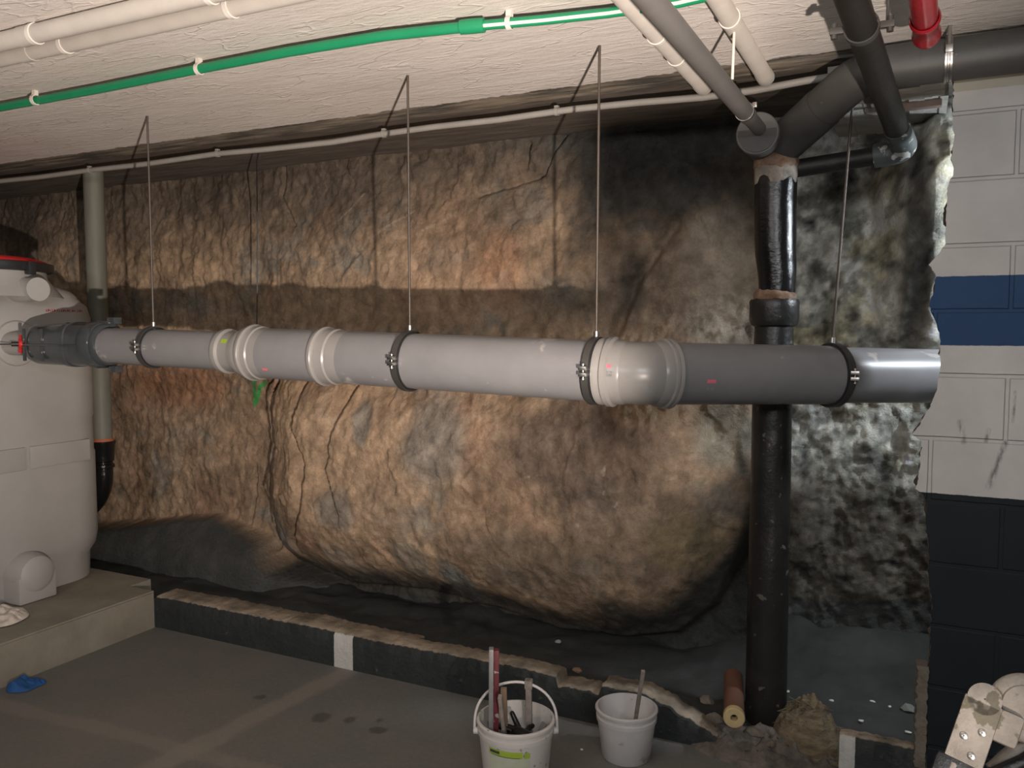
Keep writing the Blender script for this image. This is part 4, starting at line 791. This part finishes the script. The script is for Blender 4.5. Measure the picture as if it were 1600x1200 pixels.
# green water pipe
gz_ = CZ-.035; gpts = [atZ(x, y, gz_) for x, y in ((-60, 179), (0, 168), (150, 140), (310, 108), (450, 81), (600, 56), (738, 41))]; g2 = [gpts[-1]]+[atZ(x, y, gz_) for x, y in ((850, 31), (950, 20), (1060, 4), (1130, -12), (1200, -30))]
gt = thing('green_water_pipe', (gpts[3].x, gpts[3].y, gz_-.03), 'green plastic water pipe clipped along the white ceiling', 'pipe')
bm = bmesh.new(); tube(bm, gpts, .0150, n=20); obj('pipe_section', bm, M['green'], gt); bm = bmesh.new(); tube(bm, g2, .0135, n=20); obj('pipe_section', bm, M['green'], gt)
bm = bmesh.new(); gdir = (g2[1]-g2[0]).normalized(); lathe(bm, g2[0]-gdir*.035, gdir, [(0, .015), (0, .0195), (.035, .0205), (.07, .0195), (.07, .0135)], n=24); obj('coupling', bm, M['green'], gt)
bm = bmesh.new(); tube(bm, [p+Vector((0, -.0105, -.0045)) for p in g2], .0050, n=6); obj('white_stripe', bm, M['whitestripe'], gt, label='white stripe along the pipe')
for x, y in ((55, 156), (311, 108), (796, 36)):
    p = atZ(x, y, gz_); clip(gt, p, Vector((1, .05, 0)), .0155)
# long thin conduit along the slab edge
ed = thing('slab_edge_conduit', (-2, 3.02, CZ-.05), 'thin dusty grey conduit running along the slab edge above the rock', 'conduit'); pts = [atY(x, y, 3.0) for x, y in ((-80, 296), (0, 283), (60, 277), (140, 266), (230, 256), (340, 240), (420, 233), (520, 222), (600, 209), (680, 198), (780, 187), (870, 174), (900, 170), (1000, 160), (1100, 152), (1180, 141), (1260, 126), (1320, 117), (1400, 108))]
pts = [Vector((p.x, 3.0, min(p.z, CZ-.012))) for p in pts]; bm = bmesh.new(); tube(bm, pts, .0125, n=18); obj('conduit_tube', bm, M['conduit_dk'], ed)
for x in (132, 345, 601, 880):
    p = min(pts, key=lambda q_: abs(q_.x-atY(x, 200, 3.0).x)); clip(ed, p, Vector((1, 0, 0)), .0127, False, m=M['conduit_dk'])
# thin wire by the rock
wt = [atY(404, 238, 3.06), atY(401, 252, 3.1), atY(402, 330, 3.3), atY(402, 430, 3.3), atY(401, 560, 3.3)]; bm = bmesh.new(); tube(bm, wt, .003, n=7); obj('hanging_wire', bm, M['black'], label='thin dark wire hanging from the thin conduit in front of the rock at left', cat='wire')
# concrete lintel remains at upper right
bm = bmesh.new(); xa, xb = atY(1292, 150, 3.02).x, atY(1482, 150, 3.02).x; zl = atY(1400, 157, 3.02).z
for i in range(16):
    x0_ = xa+(xb-xa)*i/16; box(bm, (x0_, 3.02+random.uniform(0, .006), zl+random.uniform(-.004, .004)), (x0_+(xb-xa)/16+.0005, 3.5, CZ-.005))
M['lintel'] = mat('pale_concrete', (.50, .49, .44), .9, noise=.45, nscale=14, bump=.008, bscale=30, stretch=(.4, 1, 2)); struct('trim_3', bm, M['lintel'])
a = atY(1405, 172, 3.06); b_ = atY(1472, 165, 3.06); bm = bmesh.new(); box(bm, (a.x, 3.05, a.z), (b_.x, 3.09, a.z+.022), bevel=.003); obj('timber_strip', bm, mat('reddish_timber', (.22, .15, .12), .8, noise=.3, nscale=20), label='short weathered timber strip wedged under the concrete edge at upper right', cat='timber')
a = atY(1352, 176, 3.08); b_ = atY(1382, 170, 3.08); bm = bmesh.new(); box(bm, (a.x, 3.07, a.z-.004), (b_.x, 3.10, a.z+.020), bevel=.003); obj('timber_strip', bm, M['woodgrey'], label='grey timber stub under the concrete edge left of the brown-black pipe', cat='timber')
# ------------------------------------------------------------------ buckets
def bucket(name, c, rt_, rb_, h, m, label, rim=.012):
    t = thing(name, c, label, 'bucket'); bm = bmesh.new(); w = .003
    lathe(bm, c, (0, 0, 1), [(0, .001), (0, rb_-.004), (.004, rb_), (h-.045, rb_+(rt_-rb_)*.9), (h-.044, rt_+.002), (h-.030, rt_+.003), (h-.028, rt_-.003), (h-.012, rt_-.002), (h-.010, rt_+rim*.5), (h-.003, rt_+rim*.5), (h, rt_+rim*.2), (h, rt_-w), (h-.01, rt_-w-.002), (.006, rb_-w), (.006, .001)], n=56); obj('pail', bm, m, t); return t
c1 = atZ(806, 1120, .24+FZ); c1.z = FZ; b1 = bucket('tool_bucket', c1, .122, .100, .24, M['bucket'], 'white mortar-stained bucket with a lime label, full of tools, standing on the floor')
bm = bmesh.new(); lathe(bm, c1+Vector((0, 0, .125)), (0, 0, 1), [(0, .001), (.001, .111)], n=40)
for v in bm.verts: v.co.z += .012*float(fbm(np.array(v.co.x*30), np.array(v.co.y*30), 3))
obj('residue', bm, M['sludge'], b1, label='dark residue inside')
def arc_label(a0, a1, z0, z1, m, name, lab, dr=.0012, sl=0):
    bm = bmesh.new(); vv = []
    for i in range(15):
        a = math.radians(a0+(a1-a0)*i/14); row = []
        for z in (z0, z1):
            r = .100+(.1218-.100)*.9*(z/.195)+dr+.0004; zz = z+sl*(i/14-.5); row.append(bm.verts.new(c1+Vector((r*math.cos(a), r*math.sin(a), zz))))
        vv.append(row)
    for i in range(14): bm.faces.new((vv[i][0], vv[i+1][0], vv[i+1][1], vv[i][1]))
    obj(name, bm, m, b1, label=lab)
fa = math.degrees(math.atan2(-c1.y, -c1.x))
arc_label(fa-46, fa+22, .06, .165, M['labelpale'], 'label', 'pale green paper label')
arc_label(fa-44, fa+10, .163, .184, M['limegreen'], 'label', 'bright lime band', .002, -.004); arc_label(fa+13, fa+22, .160, .178, M['limegreen'], 'label', 'lime patch', .002)
arc_label(fa-42, fa-25, .172, .181, M['print'], 'print', 'dark lettering', .0028, -.001); arc_label(fa-40, fa+6, .1635, .1655, M['print'], 'print', 'dark underline', .0028, -.004)
# bail handle, standing up
rc = Vector((math.cos(YAW), math.sin(YAW), 0)); tilt = Vector((0, 0, 1))*.97+Vector((-math.sin(YAW), math.cos(YAW), 0))*.18
bm = bmesh.new(); hp = []
for i in range(25):
    a = math.pi*i/24; hp.append(c1+Vector((0, 0, .215))+rc*(.134*math.cos(a))+tilt*(.135*math.sin(a)**.85 if 0 < i < 24 else 0))
for p in hp: p += Vector((-math.sin(YAW), math.cos(YAW), 0))*0
hp = [hp[0]+Vector((0, 0, -.03))]+hp+[hp[-1]+Vector((0, 0, -.03))]
tube(bm, hp, .0046, n=12); obj('bail_handle', bm, M['bucket2'], b1)
for s_ in (-1, 1):
    bm = bmesh.new(); lathe(bm, c1+Vector((0, 0, .195))+rc*(s_*.118), rc*s_, [(0, .012), (.012, .011), (.020, .009), (.020, .001)], n=16); obj('handle_lug', bm, M['bucket2'], b1)
c2 = atZ(979, 1103, .178+FZ); c2.z = FZ; b2_ = bucket('mixing_bucket', c2, .103, .085, .178, M['bucket2'], 'small white bucket with no handle, holding a mixing stick, standing on the floor')
bm = bmesh.new(); lathe(bm, c2+Vector((0, 0, .055)), (0, 0, 1), [(0, .001), (.001, .0875)], n=40); obj('plaster_residue', bm, M['woodgrey'], b2_)
# tools
def tool(name, a, b, sect, m, label, cat, parts=None):
    t = thing(name, a, label, cat); M4 = along(a, b); L_ = (Vector(b)-Vector(a)).length; bm = bmesh.new(); box(bm, (-sect[0]/2, -sect[1]/2, 0), (sect[0]/2, sect[1]/2, L_), bevel=min(sect)*.2, M=M4); obj('shaft', bm, m, t); return t, M4, L_
def inb(c, dx, dy, z): return c+rc*dx+Vector((-math.sin(YAW), math.cos(YAW), 0))*dy+Vector((0, 0, z))
d_b1 = Vector((c1.x, c1.y, 0)).length
a = inb(c1, -.070, -.035, .128); b_ = atD(773, 1013, ray(773, 1013).length*0+2.62)
M4t = along(a, b_); L_ = (b_-a).length
t = thing('spirit_level', a, 'dark red and aluminium level standing in the tool bucket', 'level')
q0 = M4t.to_3x3(); 
def obox(bm, org, u, v, w, lo, hi, bevel=0):
    Mx = Matrix((u.to_4d(), v.to_4d(), w.to_4d(), (0, 0, 0, 1))).transposed(); Mx = Matrix.Translation(org) @ Matrix(((u.x, v.x, w.x, 0), (u.y, v.y, w.y, 0), (u.z, v.z, w.z, 0), (0, 0, 0, 1))); return box(bm, lo, hi, bevel=bevel, M=Mx)
w_ = (b_-a).normalized(); u_ = (rc-w_*rc.dot(w_)).normalized(); v_ = w_.cross(u_)
bm = bmesh.new(); obox(bm, a, u_, v_, w_, (-.018, -.012, 0), (-.003, .012, L_), .002); obj('edge_rail', bm, M['alu'], t, label='aluminium edge')
bm = bmesh.new(); obox(bm, a, u_, v_, w_, (-.002, -.010, 0), (.014, .010, L_-.004), .002); obj('level_web', bm, M['maroon'], t, label='dark red side')
a = inb(c1, -.035, .03, .128); b_ = atD(787, 1075, 2.66); tool('wooden_stick', a, b_, (.020, .014), M['wood'], 'short brown wooden handle in the tool bucket beside the red level', 'handle')
a = inb(c1, -.030, -.005, .130); b_ = atD(781, 1088, 2.58); tool('wooden_wedge', a, b_, (.012, .018), M['woodgrey'], 'pale crusted stick leaning on the red level in the tool bucket', 'stick')
a = inb(c1, .045, .045, .128); b_ = atD(826, 1062, 2.72); t, M4, L_ = tool('trowel', a, b_, (.020, .020), M['woodgrey'], 'mortar-crusted tool handle at the back right of the tool bucket', 'tool')
bm = bmesh.new(); box(bm, (-.013, -.012, L_-.03), (.013, .012, L_), bevel=.004, M=M4); obj('handle_end', bm, M['woodgrey'], t)
a = inb(c1, .055, -.01, .130); b_ = inb(c1, .095, .012, .215); tool('scraper', a, b_, (.022, .010), M['alu'], 'grey scraper blade leaning at the right rim of the tool bucket', 'scraper')
a = inb(c2, .018, -.02, .060); b_ = atD(1005, 1048, 2.72); tool('mixing_stick', a, b_, (.013, .010), M['woodgrey'], 'pale plaster-coated stick standing in the small white bucket', 'stick')
# rubber glove
gl = thing('rubber_glove', inb(c1, .01, -.01, .14), 'black rubber glove lying across the tools in the bucket', 'glove')
def skinned(name, chains, m, parent):
    bm = bmesh.new()
    for pts, rad in chains:
        tube(bm, bend(pts, .004, 2) if len(pts) < 0 else pts, rad, n=14)
        for p, r in ((pts[0], rad[0]), (pts[-1], rad[-1])):
            bmesh.ops.create_uvsphere(bm, u_segments=12, v_segments=8, radius=r*.99, matrix=Matrix.Translation(p))
    o = obj(name, bm, m, parent, smooth=60); md = o.modifiers.new('r', 'REMESH'); md.mode = 'VOXEL'; md.voxel_size = .0022; md.use_smooth_shade = True; return o
g = lambda x, y, z: inb(c1, x, y, z+.045)
skinned('glove_skin', [([g(.06, -.045, .125), g(.03, -.03, .14), g(.005, -.01, .145)], [.022, .025, .022]), ([g(.0, -.01, .145), g(-.03, 0, .155), g(-.055, .01, .158)], [.010, .009, .008]), ([g(.005, .005, .145), g(-.022, .02, .152), g(-.048, .028, .150)], [.010, .009, .008]),
    ([g(.012, .012, .145), g(.0, .03, .165), g(-.012, .04, .188)], [.010, .009, .008]), ([g(-.002, -.022, .14), g(-.03, -.022, .142), g(-.052, -.018, .137)], [.010, .009, .0075]), ([g(.03, .0, .14), g(.045, .02, .15), g(.055, .03, .15)], [.010, .009, .008])], M['rubber'], gl)
# ------------------------------------------------------------------ cloths
def cloth(name, c, rx, ry, h, m, label, seed, ang=0):
    bm = bmesh.new(); res = 70; V = []; ca_, sa_ = math.cos(ang), math.sin(ang)
    for j in range(res+1):
        row = []
        for i in range(res+1):
            u = -1+2*i/res; v = -1+2*j/res; r0 = math.hypot(u, v); a = math.atan2(v, u); k = max(abs(u), abs(v)); rr_ = k*(1+.08*math.sin(3*a+seed)+.04*math.sin(5*a+seed*2)); x = rr_*math.cos(a)*rx; y = rr_*math.sin(a)*ry
            n = abs(float(fbm(np.array(x*9+seed), np.array(y*14+seed), 3)))*2.2; e = max(0, 1-k**4); z = h*e*(.25+1.3*n)+.003
            row.append(bm.verts.new((c[0]+x*ca_-y*sa_, c[1]+x*sa_+y*ca_, c[2]+z)))
        V.append(row)
    for j in range(res):
        for i in range(res): bm.faces.new((V[j][i], V[j][i+1], V[j+1][i+1], V[j+1][i]))
    return obj(name, bm, m, label=label, cat='cloth', smooth=80)
p = atZ(8, 962, .19+FZ); cloth('white_cloth', (p.x+.0, p.y-.035, .187+FZ), .13, .13, .05, M['cloth'], 'crumpled off-white cloth lying on the plinth edge in front of the tank', 2.0)
p = atZ(8, 1060, FZ); cloth('blue_rag', (XL+.065, p.y-.01, FZ), .075, .07, .045, M['blue'], 'crumpled blue rag on the floor at the foot of the plinth', 5.0)
# ------------------------------------------------------------------ foreground: folding ladder joint
LT = atD(1545, 1062, 1.18); LB = atD(1497, 1200, 1.16); ld = (LB-LT).normalized(); foot = LT+ld*((LT.z-FZ)/(-ld.z)); lad = thing('folding_ladder', (foot.x, foot.y, FZ), 'plaster-crusted folding ladder hinge with rivets, standing in the right foreground', 'ladder')
w_ = (LT-foot).normalized(); vw = (Vector((0, 0, HC))-LT).normalized(); u_ = w_.cross(vw).normalized(); u_ = u_ if u_.dot(rc) > 0 else -u_; v_ = w_.cross(u_); LL = (LT-foot).length
bm = bmesh.new(); obox(bm, foot, u_, v_, w_, (-.026, -.012, .0), (.030, .012, LL-.16), .003); obj('stile', bm, M['alu'], lad)
bm = bmesh.new(); obox(bm, foot, u_, v_, w_, (-.021, -.016, LL-.125), (.027, .016, LL-.03), .004); lathe(bm, foot+w_*(LL-.028)-v_*.016+u_*.003, v_, [(0, .001), (0, .0215), (.032, .0215), (.032, .001)], n=28)
obox(bm, foot, u_, v_, w_, (.0, -.012, LL-.075), (.055, .012, LL-.03), .006); obj('hinge_plate', bm, M['ladder'], lad)
side = v_ if v_.dot(vw) > 0 else -v_
for (du, dw) in ((-.006, LL-.086), (.013, LL-.072), (.010, LL-.107)):
    bm = bmesh.new(); lathe(bm, foot+u_*du+w_*dw+side*.0155, side, [(0, .0055), (.002, .005), (.003, .003), (.0032, .001)], n=16); obj('rivet', bm, M['zinc'], lad)
hcn = atD(1602, 1106, 1.165); bm = bmesh.new(); lathe(bm, hcn-side*.022, side, [(0, .001), (0, .040), (.006, .0445), (.020, .0465), (.026, .045), (.030, .040), (.031, .030), (.034, .028), (.036, .001)], n=48); 
for v in bm.verts: v.co += side*.002*float(fbm(np.array(v.co.x*60), np.array(v.co.z*60), 3))
obj('locking_disc', bm, M['ladder'], lad, label='round crusted locking disc')
bm = bmesh.new(); q1 = atD(1690, 1100, 1.22); q2 = atD(1560, 1215, 1.17); q3 = q1+(q2-q1)*4.0; tube(bm, [hcn+side*-.02, atD(1650, 1160, 1.2), atD(1700, 1420, 1.25)], .018, n=16)
obj('far_stile', bm, M['alu'], lad)
bm = bmesh.new(); s1 = atD(1488, 1200, 1.15); s2 = atD(1640, 1150, 1.2); tube(bm, [atD(1482, 1212, 1.155), atD(1490, 1196, 1.155), atD(1505, 1176, 1.165)], [.012, .011, .006], n=14); tube(bm, [atD(1560, 1215, 1.19), atD(1655, 1130, 1.19)], .022, n=14); obj('release_bar', bm, M['ladder'], lad)
bm = bmesh.new(); kb = foot+w_*(LL-.150); obox(bm, foot, u_, v_, w_, (-.030, -.020, LL-.175), (.030, .020, LL-.118), .008); tube(bm, [atD(1550, 1212, 1.165), atD(1600, 1190, 1.165), atD(1660, 1150, 1.165)], .010, n=12); obj('plastic_joint', bm, M['rubber'], lad, label='glossy black plastic joint')

# added blocker beside the lamp, unseen, casting the shade edge on pipe and rock
pb = thing('light_blocker', (.55, .50, FZ), 'added wooden beam on legs that shades the pipe bend, beyond the right edge of view', 'light_blocker')
bm = bmesh.new(); box(bm, (.243, .485, .918), (1.0, .515, 1.115), bevel=.002); obj('beam', bm, M['wood'], pb)
for x in (.56, .95):
    for s_ in (-1, 1):
        bm = bmesh.new(); tube(bm, [(x, .5+s_*.02, 1.08), (x+.02, .5+s_*.28, FZ)], .022, n=4); obj('leg', bm, M['wood'], pb)
